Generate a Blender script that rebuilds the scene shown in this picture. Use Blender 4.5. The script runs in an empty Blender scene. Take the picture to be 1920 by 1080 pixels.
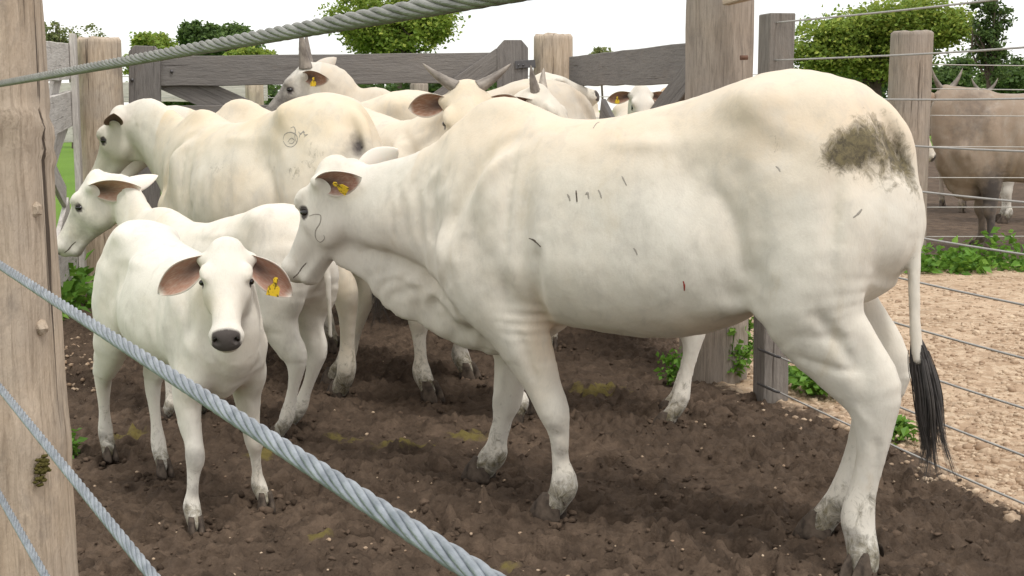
import bpy, bmesh, math, random
import numpy as np
from mathutils import Vector, Matrix, Euler
from mathutils.bvhtree import BVHTree

random.seed(7)
RNG = np.random.default_rng(7)
S = bpy.context.scene
COL = S.collection

# ------------------------------------------------------------------ camera
CAM_H = 1.29
PITCH = math.atan(335.0 / 2500.0)
cam_data = bpy.data.cameras.new('camera')
cam = bpy.data.objects.new('camera', cam_data)
COL.objects.link(cam)
cam.location = (0, 0, CAM_H)
cam.rotation_euler = (math.pi / 2 - PITCH, 0, 0)
cam_data.sensor_width = 36.0
cam_data.lens = 36.0 * 2500.0 / 1920.0
cam_data.clip_start = 0.05
cam_data.clip_end = 5000
S.camera = cam

# ------------------------------------------------------------------ sky and sun (bright overcast)
SUN_EL, SUN_AZ = math.radians(63), math.radians(150)      # azimuth measured from +Y towards +X
world = bpy.data.worlds.new('World')
S.world = world
world.use_nodes = True
wn, wl = world.node_tree.nodes, world.node_tree.links
wn.clear()
w_out = wn.new('ShaderNodeOutputWorld')
w_bg = wn.new('ShaderNodeBackground')
w_bg.inputs['Strength'].default_value = 0.10
w_sky = wn.new('ShaderNodeTexSky')
w_sky.sky_type = 'NISHITA'
w_sky.sun_disc = False
w_sky.sun_elevation = SUN_EL
w_sky.sun_rotation = SUN_AZ
w_sky.dust_density = 0.6
w_tc = wn.new('ShaderNodeTexCoord')
w_map = wn.new('ShaderNodeMapping')
w_map.inputs['Scale'].default_value = (1.0, 1.0, 2.6)
w_noise = wn.new('ShaderNodeTexNoise')
w_noise.inputs['Scale'].default_value = 2.2
w_noise.inputs['Detail'].default_value = 6
w_noise.inputs['Roughness'].default_value = 0.55
w_ramp = wn.new('ShaderNodeValToRGB')
w_ramp.color_ramp.elements[0].position = 0.32
w_ramp.color_ramp.elements[0].color = (0.50, 0.50, 0.50, 1)
w_ramp.color_ramp.elements[1].position = 0.52
w_ramp.color_ramp.elements[1].color = (1, 1, 1, 1)
w_mix = wn.new('ShaderNodeMixRGB')
w_mix.inputs['Color2'].default_value = (9.6, 9.5, 9.35, 1)
wl.new(w_tc.outputs['Generated'], w_map.inputs['Vector'])
wl.new(w_map.outputs['Vector'], w_noise.inputs['Vector'])
wl.new(w_noise.outputs['Fac'], w_ramp.inputs['Fac'])
wl.new(w_ramp.outputs['Color'], w_mix.inputs['Fac'])
wl.new(w_sky.outputs['Color'], w_mix.inputs['Color1'])
wl.new(w_mix.outputs['Color'], w_bg.inputs['Color'])
wl.new(w_bg.outputs['Background'], w_out.inputs['Surface'])

sun_data = bpy.data.lights.new('sun', 'SUN')
sun_data.energy = 1.5
sun_data.angle = math.radians(14)
sun_data.color = (1.0, 0.965, 0.915)
sun = bpy.data.objects.new('sun', sun_data)
COL.objects.link(sun)
sd = Vector((math.cos(SUN_EL) * math.sin(SUN_AZ), math.cos(SUN_EL) * math.cos(SUN_AZ), math.sin(SUN_EL)))
sun.rotation_euler = sd.to_track_quat('Z', 'Y').to_euler()

S.view_settings.view_transform = 'Standard'
S.view_settings.look = 'None'
S.view_settings.gamma = 1.0
S.view_settings.exposure = 0.48
S.view_settings.use_curve_mapping = False
S.cycles.max_bounces = 6
S.cycles.transparent_max_bounces = 8

# ------------------------------------------------------------------ photograph pixel -> place
F_PX = 2500.0
C0 = np.array([0, 0, CAM_H])
FW = np.array([0, math.cos(PITCH), -math.sin(PITCH)])
UP = np.array([0, math.sin(PITCH), math.cos(PITCH)])
RT = np.array([1.0, 0, 0])
def ray(x, y):
    return FW * F_PX + RT * (x - 960.0) + UP * (540.0 - y)
def at(x, y, Y):
    d = ray(x, y); return C0 + d * (Y / d[1])
def ground(x, y, z=0.0):
    d = ray(x, y); return C0 + d * ((z - CAM_H) / d[2])

# ------------------------------------------------------------------ object helpers
def tag(o, label=None, cat=None, group=None, kind=None):
    if label: o['label'] = label
    if cat: o['category'] = cat
    if group: o['group'] = group
    if kind: o['kind'] = kind
    return o
def empty(name, loc=(0, 0, 0), rz=0.0, scale=1.0):
    o = bpy.data.objects.new(name, None)
    COL.objects.link(o)
    o.location = loc; o.rotation_euler = (0, 0, rz); o.scale = (scale,) * 3
    o.empty_display_size = 0.1
    return o
def np_mesh(name, V, Fq, smooth=True):
    """V (n,3), Fq (m,3|4) arrays -> mesh data"""
    me = bpy.data.meshes.new(name)
    V = np.asarray(V, np.float32); Fq = np.asarray(Fq, np.int32)
    k = Fq.shape[1]
    me.vertices.add(len(V)); me.vertices.foreach_set('co', V.ravel())
    me.loops.add(Fq.size); me.loops.foreach_set('vertex_index', Fq.ravel())
    me.polygons.add(len(Fq))
    me.polygons.foreach_set('loop_start', np.arange(0, Fq.size, k, dtype=np.int32))
    me.polygons.foreach_set('loop_total', np.full(len(Fq), k, np.int32))
    me.polygons.foreach_set('use_smooth', np.full(len(Fq), smooth, bool))
    me.update(calc_edges=True); me.validate()
    return me
def obj(name, me, mat=None, parent=None, loc=None, rot=None):
    o = bpy.data.objects.new(name, me)
    COL.objects.link(o)
    if mat is not None and len(me.materials) == 0: me.materials.append(mat)
    if parent is not None: o.parent = parent
    if loc is not None: o.location = loc
    if rot is not None: o.rotation_euler = rot
    return o
def set_color(me, name, arr):
    a = me.color_attributes.new(name, 'FLOAT_COLOR', 'POINT')
    full = np.ones((len(me.vertices), 4), np.float32)
    full[:, :arr.shape[1]] = arr
    a.data.foreach_set('color', full.ravel())

# smooth 3-D value noise, numpy
_PERM = RNG.random((64, 64, 64)).astype(np.float32)
def vnoise(P):
    P = np.asarray(P, np.float32)
    i = np.floor(P).astype(np.int64); f = P - i; f = f * f * (3 - 2 * f)
    i0 = i & 63; i1 = (i + 1) & 63
    x0, y0, z0 = i0[..., 0], i0[..., 1], i0[..., 2]; x1, y1, z1 = i1[..., 0], i1[..., 1], i1[..., 2]
    fx, fy, fz = f[..., 0], f[..., 1], f[..., 2]
    a = _PERM[x0, y0, z0] * (1 - fx) + _PERM[x1, y0, z0] * fx
    b = _PERM[x0, y1, z0] * (1 - fx) + _PERM[x1, y1, z0] * fx
    c = _PERM[x0, y0, z1] * (1 - fx) + _PERM[x1, y0, z1] * fx
    d = _PERM[x0, y1, z1] * (1 - fx) + _PERM[x1, y1, z1] * fx
    return (a * (1 - fy) + b * fy) * (1 - fz) + (c * (1 - fy) + d * fy) * fz
def fbm(P, oct=4, gain=0.5):
    s, a, t = 0, 1.0, 0
    P = np.asarray(P, np.float32)
    for o in range(oct):
        s = s + a * vnoise(P * (2 ** o) + 17.3 * o); t += a; a *= gain
    return s / t
def sstep(a, b, x):
    t = np.clip((x - a) / (b - a), 0, 1); return t * t * (3 - 2 * t)

def unit(v):
    v = np.asarray(v, float); return v / np.linalg.norm(v)
def catmull(A, sub):
    A = np.asarray(A, float); n = len(A); out = []
    for i in range(n - 1):
        p0, p1, p2, p3 = A[max(i - 1, 0)], A[i], A[i + 1], A[min(i + 2, n - 1)]
        for s in range(sub):
            t = s / sub
            out.append(0.5 * (2 * p1 + (p2 - p0) * t + (2 * p0 - 5 * p1 + 4 * p2 - p3) * t * t + (3 * p1 - p0 - 3 * p2 + p3) * t ** 3))
    out.append(A[-1]); return np.array(out)

# ------------------------------------------------------------------ material helpers
class NT:
    def __init__(self, name, rough=0.7, spec=0.3):
        self.m = bpy.data.materials.new(name); self.m.use_nodes = True
        self.n = self.m.node_tree.nodes; self.l = self.m.node_tree.links
        self.b = self.n['Principled BSDF']
        self.b.inputs['Roughness'].default_value = rough
        self.b.inputs['Specular IOR Level'].default_value = spec
    def link(self, a, b): self.l.new(a, b)
    def coord(self, kind='Object', scale=(1, 1, 1)):
        t = self.n.new('ShaderNodeTexCoord'); mp = self.n.new('ShaderNodeMapping')
        mp.inputs['Scale'].default_value = scale
        self.link(t.outputs[kind], mp.inputs['Vector']); return mp.outputs['Vector']
    def noise(self, vec, scale, detail=4, rough=0.55, dist=0.0):
        t = self.n.new('ShaderNodeTexNoise')
        t.inputs['Scale'].default_value = scale; t.inputs['Detail'].default_value = detail
        t.inputs['Roughness'].default_value = rough; t.inputs['Distortion'].default_value = dist
        if vec is not None: self.link(vec, t.inputs['Vector'])
        return t.outputs['Fac']
    def voro(self, vec, scale, out='Distance', feat='F1'):
        t = self.n.new('ShaderNodeTexVoronoi'); t.feature = feat
        t.inputs['Scale'].default_value = scale
        self.link(vec, t.inputs['Vector']); return t.outputs[out]
    def ramp(self, fac, stops):
        r = self.n.new('ShaderNodeValToRGB'); e = r.color_ramp.elements
        while len(e) < len(stops): e.new(0.5)
        for el, (p, c) in zip(e, stops):
            el.position = p
            el.color = (c, c, c, 1) if isinstance(c, (int, float)) else (*c, 1)
        self.link(fac, r.inputs['Fac']); return r.outputs['Color']
    def mix(self, fac, a, b, mode='MIX'):
        x = self.n.new('ShaderNodeMixRGB'); x.blend_type = mode
        for s, v in ((0, fac), (1, a), (2, b)):
            if hasattr(v, 'links'): self.link(v, x.inputs[s])
            elif isinstance(v, (int, float)): x.inputs[s].default_value = v if s == 0 else (v, v, v, 1)
            else: x.inputs[s].default_value = (*v, 1)
        return x.outputs['Color']
    def math(self, op, a, b=0.0, clamp=False):
        x = self.n.new('ShaderNodeMath'); x.operation = op; x.use_clamp = clamp
        for s, v in ((0, a), (1, b)):
            if hasattr(v, 'links'): self.link(v, x.inputs[s])
            else: x.inputs[s].default_value = v
        return x.outputs[0]
    def attr(self, name):
        a = self.n.new('ShaderNodeAttribute'); a.attribute_name = name
        s = self.n.new('ShaderNodeSeparateColor'); self.link(a.outputs['Color'], s.inputs['Color'])
        return s.outputs
    def bump(self, height, strength=0.3, dist=0.01):
        b = self.n.new('ShaderNodeBump'); b.inputs['Strength'].default_value = strength
        b.inputs['Distance'].default_value = dist
        self.link(height, b.inputs['Height']); self.link(b.outputs['Normal'], self.b.inputs['Normal'])
    def color(self, c):
        if hasattr(c, 'links'): self.link(c, self.b.inputs['Base Color'])
        else: self.b.inputs['Base Color'].default_value = (*c, 1)
        return self.m

def coat_material(name, white=(0.68, 0.65, 0.58), cream=(0.70, 0.57, 0.40), seed=0.0, yellow=0.0):
    t = NT(name, rough=0.85, spec=0.10)
    t.b.inputs['Sheen Weight'].default_value = 0.10
    t.b.inputs['Sheen Roughness'].default_value = 0.5
    vec = t.coord('Object'); m = t.attr('mask')
    big = t.noise(vec, 3.1 + seed, 4, 0.6)
    fine = t.noise(vec, 46, 5, 0.6)
    strk = t.noise(t.coord('Object', (14, 30, 6)), 9, 5, 0.65)
    c = t.mix(t.ramp(big, [(0.45, 0.0), (0.72, 0.26 + yellow)]), white, cream)
    c = t.mix(t.math('MULTIPLY', m['Blue'], t.ramp(big, [(0.25, 0.55), (0.6, 1.0)])), c, cream)
    grey = t.mix(0.5, white, (0.42, 0.40, 0.37))
    c = t.mix(t.ramp(t.noise(vec, 6.3 + seed, 5, 0.62, 0.4), [(0.50, 0.0), (0.70, 0.42)]), c, grey)
    # skin showing grey through thin hair, rubbed and dusty places
    c = t.mix(t.ramp(t.noise(t.coord('Object', (1.0, 1.0, 0.55)), 13 + seed, 6, 0.68, 0.5), [(0.52, 0.0), (0.72, 0.38)]), c, (0.40, 0.375, 0.335))
    c = t.mix(t.ramp(t.noise(t.coord('Object', (1.0, 1.0, 0.4)), 5.2 + seed, 7, 0.7, 1.0), [(0.58, 0.0), (0.70, 0.30)]), c, (0.50, 0.41, 0.27))
    # hair streaks and fine specks of dust
    c = t.mix(t.ramp(strk, [(0.38, 0.10), (0.55, 0.0)]), c, (0.46, 0.40, 0.32))
    c = t.mix(t.ramp(fine, [(0.68, 0.0), (0.82, 0.18)]), c, (0.42, 0.36, 0.28))
    # pigmented skin
    r = t.math('ADD', m['Red'], t.math('MULTIPLY', t.math('SUBTRACT', t.noise(vec, 22, 4), 0.5), 0.55))
    c = t.mix(t.ramp(t.math('MULTIPLY', r, t.math('GREATER_THAN', m['Red'], 0.02)), [(0.18, 0.0), (0.75, 1.0)]), c, (0.085, 0.073, 0.068))
    # dried dung and mud
    g = t.math('ADD', m['Green'], t.math('MULTIPLY', t.math('SUBTRACT', t.noise(t.coord('Object', (1, 1, 0.75)), 30, 8, 0.78, 0.8), 0.5), 2.2))
    g = t.math('MULTIPLY', g, t.math('MINIMUM', t.math('MULTIPLY', m['Green'], 6.0), 1.0))
    mud = t.mix(t.ramp(t.noise(vec, 48, 7, 0.75, 0.5), [(0.36, 0.0), (0.62, 1.0)]), (0.026, 0.021, 0.013), (0.145, 0.118, 0.055))
    c = t.mix(t.ramp(g, [(0.32, 0.0), (0.62, 0.55), (0.95, 0.92)]), c, mud)
    h = t.math('ADD', t.math('MULTIPLY', strk, 0.6), t.math('MULTIPLY', t.noise(vec, 160, 3), 0.4))
    h = t.math('ADD', h, t.math('MULTIPLY', t.noise(t.coord('Object', (1.5, 1.5, 0.6)), 30, 4, 0.6), 1.1)); t.bump(h, 0.13, 0.009)
    return t.color(c)

# ------------------------------------------------------------------ the ground
P1 = np.array([-3.02, 9.45]); P2 = np.array([0.31, 9.72]); P3 = np.array([1.03, 6.32])
def fence_x(Y): return 1.13 + 0.284 * (6.0 - Y)              # wire fence on the right
def zones(X, Y):
    """light gravel, grass, olive dung"""
    w = (fbm(np.stack([X * 1.3, Y * 1.3, 0 * X], -1), 3) - 0.5)
    edge = np.where(Y < 6.2, fence_x(Y), 1.05 - 0.20 * (Y - 6.2))
    out = X - edge + w * 0.7
    grav = sstep(-0.16, 0.34, out) * sstep(11.9, 11.2, Y + w * 1.0 - 0.0 * X)
    lx = np.interp(Y, [1.8, 6.9, 9.45, 12], [-1.05, -2.42, -3.0, -3.0])
    grass = sstep(0.0, -0.35, X - lx + w * 0.5)
    grass = np.maximum(grass, sstep(9.7, 10.4, Y + w) * (X < 2.6))
    grass = np.maximum(grass, np.where(X > 2.6, sstep(44, 50, Y + 2 * w), sstep(20, 23, Y + 2 * w)))
    grass = np.maximum(grass, 0.75 * np.exp(-((Y - 11.1) / 0.35) ** 2) * (X > 2.2))
    dung = np.zeros_like(X)
    for x, y, rx, ry in ((1125, 735, 0.16, 0.16), (870, 815, 0.10, 0.08), (765, 835, 0.13, 0.10), (640, 820, 0.08, 0.08), (500, 850, 0.08, 0.06), (910, 1055, 0.10, 0.05), (235, 815, 0.10, 0.08), (600, 1010, 0.04, 0.03)):
        g = ground(x, y); dung = np.maximum(dung, np.exp(-((X - g[0]) / rx) ** 2 - ((Y - g[1]) / ry) ** 2))
    peb = np.exp(-((X - fence_x(Y) + 0.05) / 0.30) ** 2) * (Y < 6.2)
    return grav, grass, dung * sstep(0.35, 0.6, fbm(np.stack([X * 14, Y * 14, 0 * X], -1), 3)), peb
_WJ = np.random.default_rng(21).random((256, 256, 3)).astype(np.float32)
def worley(X, Y, fq, warp=0.35):
    """nearest-cell distance and that cell's random number, for rounded clods with creases between them"""
    p = np.stack([X * fq * 0.25, Y * fq * 0.25, 0 * X], -1)
    U = X * fq + (fbm(p, 2) - 0.5) * 4 * warp; W = Y * fq + (fbm(p + 31.7, 2) - 0.5) * 4 * warp
    iu, iw = np.floor(U).astype(int), np.floor(W).astype(int); best = np.full(X.shape, 9.0, np.float32); rnd = np.zeros(X.shape, np.float32)
    for du in (-1, 0, 1):
        for dw in (-1, 0, 1):
            c = _WJ[(iu + du) & 255, (iw + dw) & 255]; d = np.hypot(iu + du + c[..., 0] - U, iw + dw + c[..., 1] - W)
            k = d < best; best = np.where(k, d, best); rnd = np.where(k, c[..., 2], rnd)
    return best, rnd
def ground_z(X, Y):
    """trampled mud: clods and hoof hollows, fading with distance"""
    p = np.stack([X, Y, np.zeros_like(X)], -1)
    near = sstep(14, 7, np.hypot(X, Y)); gr, gs, dg, pb = zones(X, Y)
    mud = (1 - gr) * (1 - gs)
    big = (fbm(p * 2.2, 3) - 0.5) * 0.055
    f1, r1 = worley(X, Y, 13.0); f2, r2 = worley(X + 3.3, Y, 25.0); f3, r3 = worley(X, Y + 7.7, 44.0)
    cl = (0.007 + 0.022 * r1 ** 2) * np.clip(1 - 1.5 * f1 * f1, -0.3, 1) + (0.009 + 0.024 * r2 ** 2) * np.clip(1 - 1.6 * f2 * f2, -0.3, 1) + (0.005 + 0.013 * r3) * (1 - 1.6 * f3 * f3)
    sm = (fbm(p * 36 + 5, 2, 0.6) - 0.5) * 0.034
    hoofp = np.zeros_like(X)
    if X.size > 10:
        for hx, hy, ha in HOOFPRINTS:
            k = (np.abs(X - hx) < 0.2) & (np.abs(Y - hy) < 0.2)
            if not k.any(): continue
            dx, dy = X[k] - hx, Y[k] - hy; u, v = dx * math.cos(ha) + dy * math.sin(ha), -dx * math.sin(ha) + dy * math.cos(ha)
            rr = np.sqrt((u / 0.062) ** 2 + (v / 0.048) ** 2); hoofp[k] += -0.034 * sstep(1.0, 0.72, rr) + 0.020 * np.exp(-((rr - 1.28) / 0.24) ** 2) + 0.014 * np.exp(-(v / 0.008) ** 2) * (rr < 0.8)
    return near * (mud * hoofp + mud * (big + cl * (0.55 + 0.9 * fbm(p * 1.7 + 8, 2)) + sm - 0.022) + gr * ((fbm(p * 2.0, 3) - 0.5) * 0.05 + sm * 0.35) + dg * 0.012) - 0.012
_hr = np.random.default_rng(8)
HOOFPRINTS = [(*ground(_hr.uniform(140, 1720), _hr.uniform(620, 1090))[:2], _hr.uniform(0, 6.28)) for _ in range(130)]
def axis(d0, d1, step, far0, far1):
    a = list(np.arange(d0, d1 + 1e-6, step)); s = step; x = a[-1]
    while x < far1: s *= 1.16; x += s; a.append(x)
    s = step; x = a[0]; pre = []
    while x > far0: s *= 1.16; x -= s; pre.append(x)
    return np.array(pre[::-1] + a)
ax_, ay_ = axis(-2.6, 2.3, 0.0120, -900, 900), axis(3.1, 7.9, 0.0125, -60, 1500)
GX, GY = np.meshgrid(ax_, ay_, indexing='ij')
GZ = ground_z(GX, GY)
V = np.stack([GX, GY, GZ], -1).reshape(-1, 3); n0, n1 = GX.shape
I = np.arange(n0 * n1).reshape(n0, n1)
Fq = np.stack([I[:-1, :-1], I[1:, :-1], I[1:, 1:], I[:-1, 1:]], -1).reshape(-1, 4)
me = np_mesh('ground', V, Fq); zn = zones(GX.ravel(), GY.ravel())
set_color(me, 'zone', np.stack(zn[:3], -1).astype(np.float32))
t = NT('ground_soil', 0.95, 0.12); z = t.attr('zone'); vec = t.coord('Object')
mud = t.mix(t.ramp(t.noise(vec, 9, 8, 0.7), [(0.33, 0.0), (0.68, 1.0)]), (0.055, 0.039, 0.028), (0.175, 0.124, 0.088))
mud = t.mix(t.ramp(t.noise(vec, 1.1, 4), [(0.40, 0.0), (0.62, 0.55)]), mud, (0.066, 0.047, 0.034))
mud = t.mix(t.ramp(t.noise(vec, 70, 4, 0.7), [(0.60, 0.0), (0.74, 0.45)]), mud, (0.21, 0.145, 0.10))
cell = t.voro(vec, 30, 'Color')
sep = t.n.new('ShaderNodeSeparateColor'); t.link(cell, sep.inputs['Color'])
grv = t.mix(t.ramp(t.noise(vec, 2.4, 6, 0.65), [(0.30, 0.0), (0.70, 1.0)]), (0.35, 0.235, 0.15), (0.62, 0.46, 0.32))
grv = t.mix(t.ramp(sep.outputs['Red'], [(0.55, 0.0), (0.80, 0.6)]), grv, (0.68, 0.54, 0.39))
grv = t.mix(t.ramp(t.noise(vec, 16, 6, 0.7), [(0.30, 0.65), (0.46, 0.0)]), grv, (0.13, 0.082, 0.05))
grs = t.mix(t.noise(vec, 0.35, 6), (0.085, 0.16, 0.022), (0.17, 0.29, 0.045))
c = t.mix(t.ramp(t.math('ADD', z['Red'], t.math('MULTIPLY', t.math('SUBTRACT', t.noise(vec, 11, 6, 0.7), 0.5), 1.1)), [(0.36, 0.0), (0.64, 1.0)]), mud, grv)
c = t.mix(t.ramp(t.math('ADD', z['Green'], t.math('MULTIPLY', t.math('SUBTRACT', t.noise(vec, 6, 6, 0.7), 0.5), 0.9)), [(0.35, 0.0), (0.65, 1.0)]), c, grs)
c = t.mix(t.ramp(t.math('MULTIPLY', z['Blue'], t.noise(vec, 40, 4)), [(0.14, 0.0), (0.34, 0.85)]), c, (0.185, 0.150, 0.048))
t.bump(t.math('ADD', t.noise(vec, 55, 6, 0.7), t.math('MULTIPLY', t.voro(vec, 34), 0.5)), 0.8, 0.022)
tag(obj('ground', me, t.color(c)), kind='structure')

# loose clods and stones
def rocks(name, spots, mat, seed, flat=(0.55, 0.85), sub=1, rough=0.2):
    bm = bmesh.new(); bmesh.ops.create_icosphere(bm, subdivisions=sub, radius=1.0)
    bv_ = np.array([v.co[:] for v in bm.verts]); bf = np.array([[v.index for v in f.verts] for f in bm.faces]); bm.free()
    rng = np.random.default_rng(seed); Vs, Fs, Cs = [], [], []
    for i, (x, y, z_, r) in enumerate(spots):
        sc = np.array([rng.uniform(0.75, 1.35), rng.uniform(0.7, 1.1), rng.uniform(*flat)]) * r
        a = rng.uniform(0, 6.28); ca, sa = math.cos(a), math.sin(a)
        v = bv_ * (1 + rng.normal(0, rough, (len(bv_), 1))) * sc
        v = np.stack([v[:, 0] * ca - v[:, 1] * sa, v[:, 0] * sa + v[:, 1] * ca, v[:, 2]], 1) + (x, y, z_)
        Vs.append(v); Fs.append(bf + i * len(bv_)); Cs.append(np.repeat(rng.random((1, 3)), len(bv_), 0))
    me = np_mesh(name, np.concatenate(Vs), np.concatenate(Fs)); set_color(me, 'tint', np.concatenate(Cs).astype(np.float32))
    return obj(name, me, mat)
t = NT('stone', 0.85, 0.25); a = t.attr('tint'); vec = t.coord('Object')
c = t.mix(a['Red'], (0.34, 0.235, 0.155), (0.62, 0.49, 0.35)); c = t.mix(t.ramp(t.noise(vec, 60, 5), [(0.35, 0.6), (0.6, 0.0)]), c, (0.22, 0.14, 0.09))
t.bump(t.noise(vec, 120, 4), 0.4, 0.004); MAT_STONE = t.color(c)
t = NT('clod', 0.97, 0.08); a = t.attr('tint'); vec = t.coord('Object')
c = t.mix(a['Red'], (0.055, 0.039, 0.028), (0.150, 0.106, 0.076)); t.bump(t.noise(vec, 90, 5, 0.7), 0.9, 0.008); MAT_CLOD = t.color(c)
rng = np.random.default_rng(5)
def scatter(n, x0, x1, y0, y1, prob, rad, lift):
    px, py = rng.uniform(x0, x1, n), rng.uniform(y0, y1, n); d = FW[:, None] * F_PX + RT[:, None] * (px - 960) + UP[:, None] * (540 - py)
    g = C0[:, None] + d * (-CAM_H / d[2]); X, Y = g[0], g[1]
    k = rng.random(n) < prob(*zones(X, Y)); X, Y = X[k], Y[k]; r = rad(len(X))
    return np.stack([X, Y, ground_z(X, Y) + r * lift, r], 1)
def grav_r(n): return np.where(rng.random(n) < 0.975, 0.004 + np.abs(rng.normal(0, 0.0080, n)), rng.uniform(0.015, 0.026, n))
sp = np.concatenate([scatter(9500, 1380, 2000, 490, 1050, lambda g, s_, d_, p: g * 0.70 + 0.04 * p * (g > 0.05), grav_r, 0.05),
                     scatter(260, 100, 1700, 590, 1120, lambda g, s_, d_, p: 0.9 + 0 * g, lambda n: rng.uniform(0.003, 0.008, n), 0.2),
                     scatter(170, 90, 190, 630, 730, lambda g, s_, d_, p: 0.9 + 0 * g, lambda n: rng.uniform(0.005, 0.016, n), 0.1)])
tag(rocks('gravel', sp, MAT_STONE, 3, rough=0.10), 'pale rounded gravel stones strewn over the ground by the wire fence', 'gravel', kind='stuff')
cl = scatter(2600, 60, 1860, 600, 1100, lambda g, s_, d_, p: 1 - g - s_, lambda n: 0.003 + np.abs(rng.normal(0, 0.0050, n)), 0.0)
tag(rocks('mud_clods', cl, MAT_CLOD, 9, (0.5, 0.9), rough=0.28), 'dark brown crumbly clods of trampled mud and dung', 'mud', kind='stuff')

# ------------------------------------------------------------------ timber
def wood_mat(name, light, dark, scale=1.0, cracks=0.6, weather=None):
    t = NT(name, 0.85, 0.2); v = t.coord('Object', (9 * scale, 9 * scale, 0.9 * scale))
    g = t.noise(v, 4, 8, 0.65, 0.6); b = t.noise(t.coord('Object'), 3.2 * scale, 5, 0.6)
    c = t.mix(t.ramp(g, [(0.30, 0.0), (0.66, 1.0)]), dark, light)
    c = t.mix(t.ramp(b, [(0.42, 0.0), (0.64, 0.65)]), c, weather or tuple(0.55 * q for q in light))
    cr = t.noise(t.coord('Object', (16 * scale, 16 * scale, 0.45 * scale)), 3, 4, 0.5, 0.3)
    crk = t.ramp(cr, [(0.300, 1.0), (0.345, 0.0)])
    fg = t.noise(t.coord('Object', (30 * scale, 30 * scale, 1.6 * scale)), 5, 6, 0.7, 0.4)
    c = t.mix(t.ramp(fg, [(0.34, 0.55), (0.52, 0.0)]), c, tuple(0.5 * q for q in dark))
    st_ = t.noise(t.coord('Object', (2.2, 2.2, 1.0)), 4.5 * scale, 7, 0.7, 0.8); c = t.mix(t.ramp(st_, [(0.54, 0.0), (0.66, 0.5)]), c, (0.20, 0.17, 0.145))
    c = t.mix(t.math('MULTIPLY', crk, cracks), c, (0.05, 0.035, 0.025))
    h = t.math('SUBTRACT', t.math('MULTIPLY', g, 0.6), t.math('MULTIPLY', crk, 0.8))
    h = t.math('ADD', h, t.math('MULTIPLY', t.noise(t.coord('Object', (3, 3, 1)), 22, 6, 0.7), 0.5)); t.bump(h, 0.7, 0.014); return t.color(c)
W_POST = wood_mat('post_wood', (0.58, 0.47, 0.355), (0.36, 0.275, 0.195), 0.8, 0.9, (0.41, 0.355, 0.30))
W_GREYPOST = wood_mat('grey_post_wood', (0.40, 0.335, 0.275), (0.24, 0.195, 0.155), 0.8, 0.7, (0.29, 0.255, 0.225))
W_SQUARE = wood_mat('square_post_wood', (0.29, 0.262, 0.235), (0.17, 0.15, 0.13), 0.8, 0.7, (0.13, 0.118, 0.108))
W_GATE = wood_mat('gate_wood', (0.215, 0.197, 0.182), (0.165, 0.15, 0.14), 0.8, 0.25, (0.19, 0.175, 0.165))
W_PALE = wood_mat('pale_board_wood', (0.62, 0.585, 0.54), (0.48, 0.44, 0.40), 0.9, 0.35, (0.55, 0.515, 0.48))
t = NT('steel', 0.45, 0.5); t.b.inputs['Metallic'].default_value = 0.6; MAT_STEEL = t.color(t.mix(t.noise(t.coord('Object'), 30, 4), (0.06, 0.06, 0.065), (0.16, 0.15, 0.15)))
t = NT('rust', 0.8, 0.2); MAT_RUST = t.color(t.mix(t.noise(t.coord('Object'), 50, 4), (0.10, 0.045, 0.03), (0.24, 0.14, 0.10)))

def post_mesh(radius, z0, z1, seed, scar=None, lean=(0, 0), rag=0.02, flat=None, seg=48, rows=90):
    """tree-trunk post; radius(t) with t 0 at the foot and 1 at the top"""
    F_ = []
    tt, aa = np.meshgrid(np.linspace(0, 1, rows + 1), 2 * math.pi * np.arange(seg) / seg, indexing='ij')
    zz = z0 + (z1 - z0) * tt; rr = np.vectorize(radius)(tt).astype(float)
    pp = np.stack([np.cos(aa) * 1.6 + seed, np.sin(aa) * 1.6, zz * 1.1], -1)
    rr = rr * (1 + 0.16 * (fbm(pp, 3) - 0.5) + 0.05 * (fbm(np.stack([pp[..., 0] * 5, pp[..., 1] * 5, zz * 0.8 + seed], -1), 2) - 0.5) + 0.035 * (fbm(np.stack([pp[..., 0] * 9, pp[..., 1] * 9, zz * 9 + seed], -1), 3) - 0.5))
    for sz_, amp, wd in (scar or ()):
        rr = rr + amp * np.exp(-((zz - sz_ - 0.015 * np.sin(aa * 3 + seed)) / wd) ** 2) * (0.2 + 1.6 * vnoise(np.stack([np.cos(aa) * 4.0, np.sin(aa) * 4 + zz * 30, 0 * aa + seed], -1)))
    V = [tuple(q) for q in np.stack([rr * np.cos(aa) + lean[0] * (zz - z0), rr * np.sin(aa) + lean[1] * (zz - z0), zz], -1).reshape(-1, 3)]
    for i in range(rows):
        for j in range(seg):
            F_.append((i * seg + j, i * seg + (j + 1) % seg, (i + 1) * seg + (j + 1) % seg, (i + 1) * seg + j))
    # sawn top with a slightly broken rim
    base = len(V); top = V[rows * seg:(rows + 1) * seg]; c = np.mean(top, 0)
    for k, q in enumerate((0.9, 0.45, 0.02)):
        for j in range(seg):
            p = np.array(top[j]); w = c + (p - c) * q; w[2] = z1 + 0.012 + rag * (float(vnoise(np.array([w[0] * 22, w[1] * 22, seed]))) - 0.4); V.append(tuple(w))
    rings = [rows * seg, base, base + seg, base + 2 * seg]
    for a, b in zip(rings[:-1], rings[1:]):
        for j in range(seg): F_.append((a + j, a + (j + 1) % seg, b + (j + 1) % seg, b + j))
    return np_mesh('trunk', V, F_)
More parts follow.
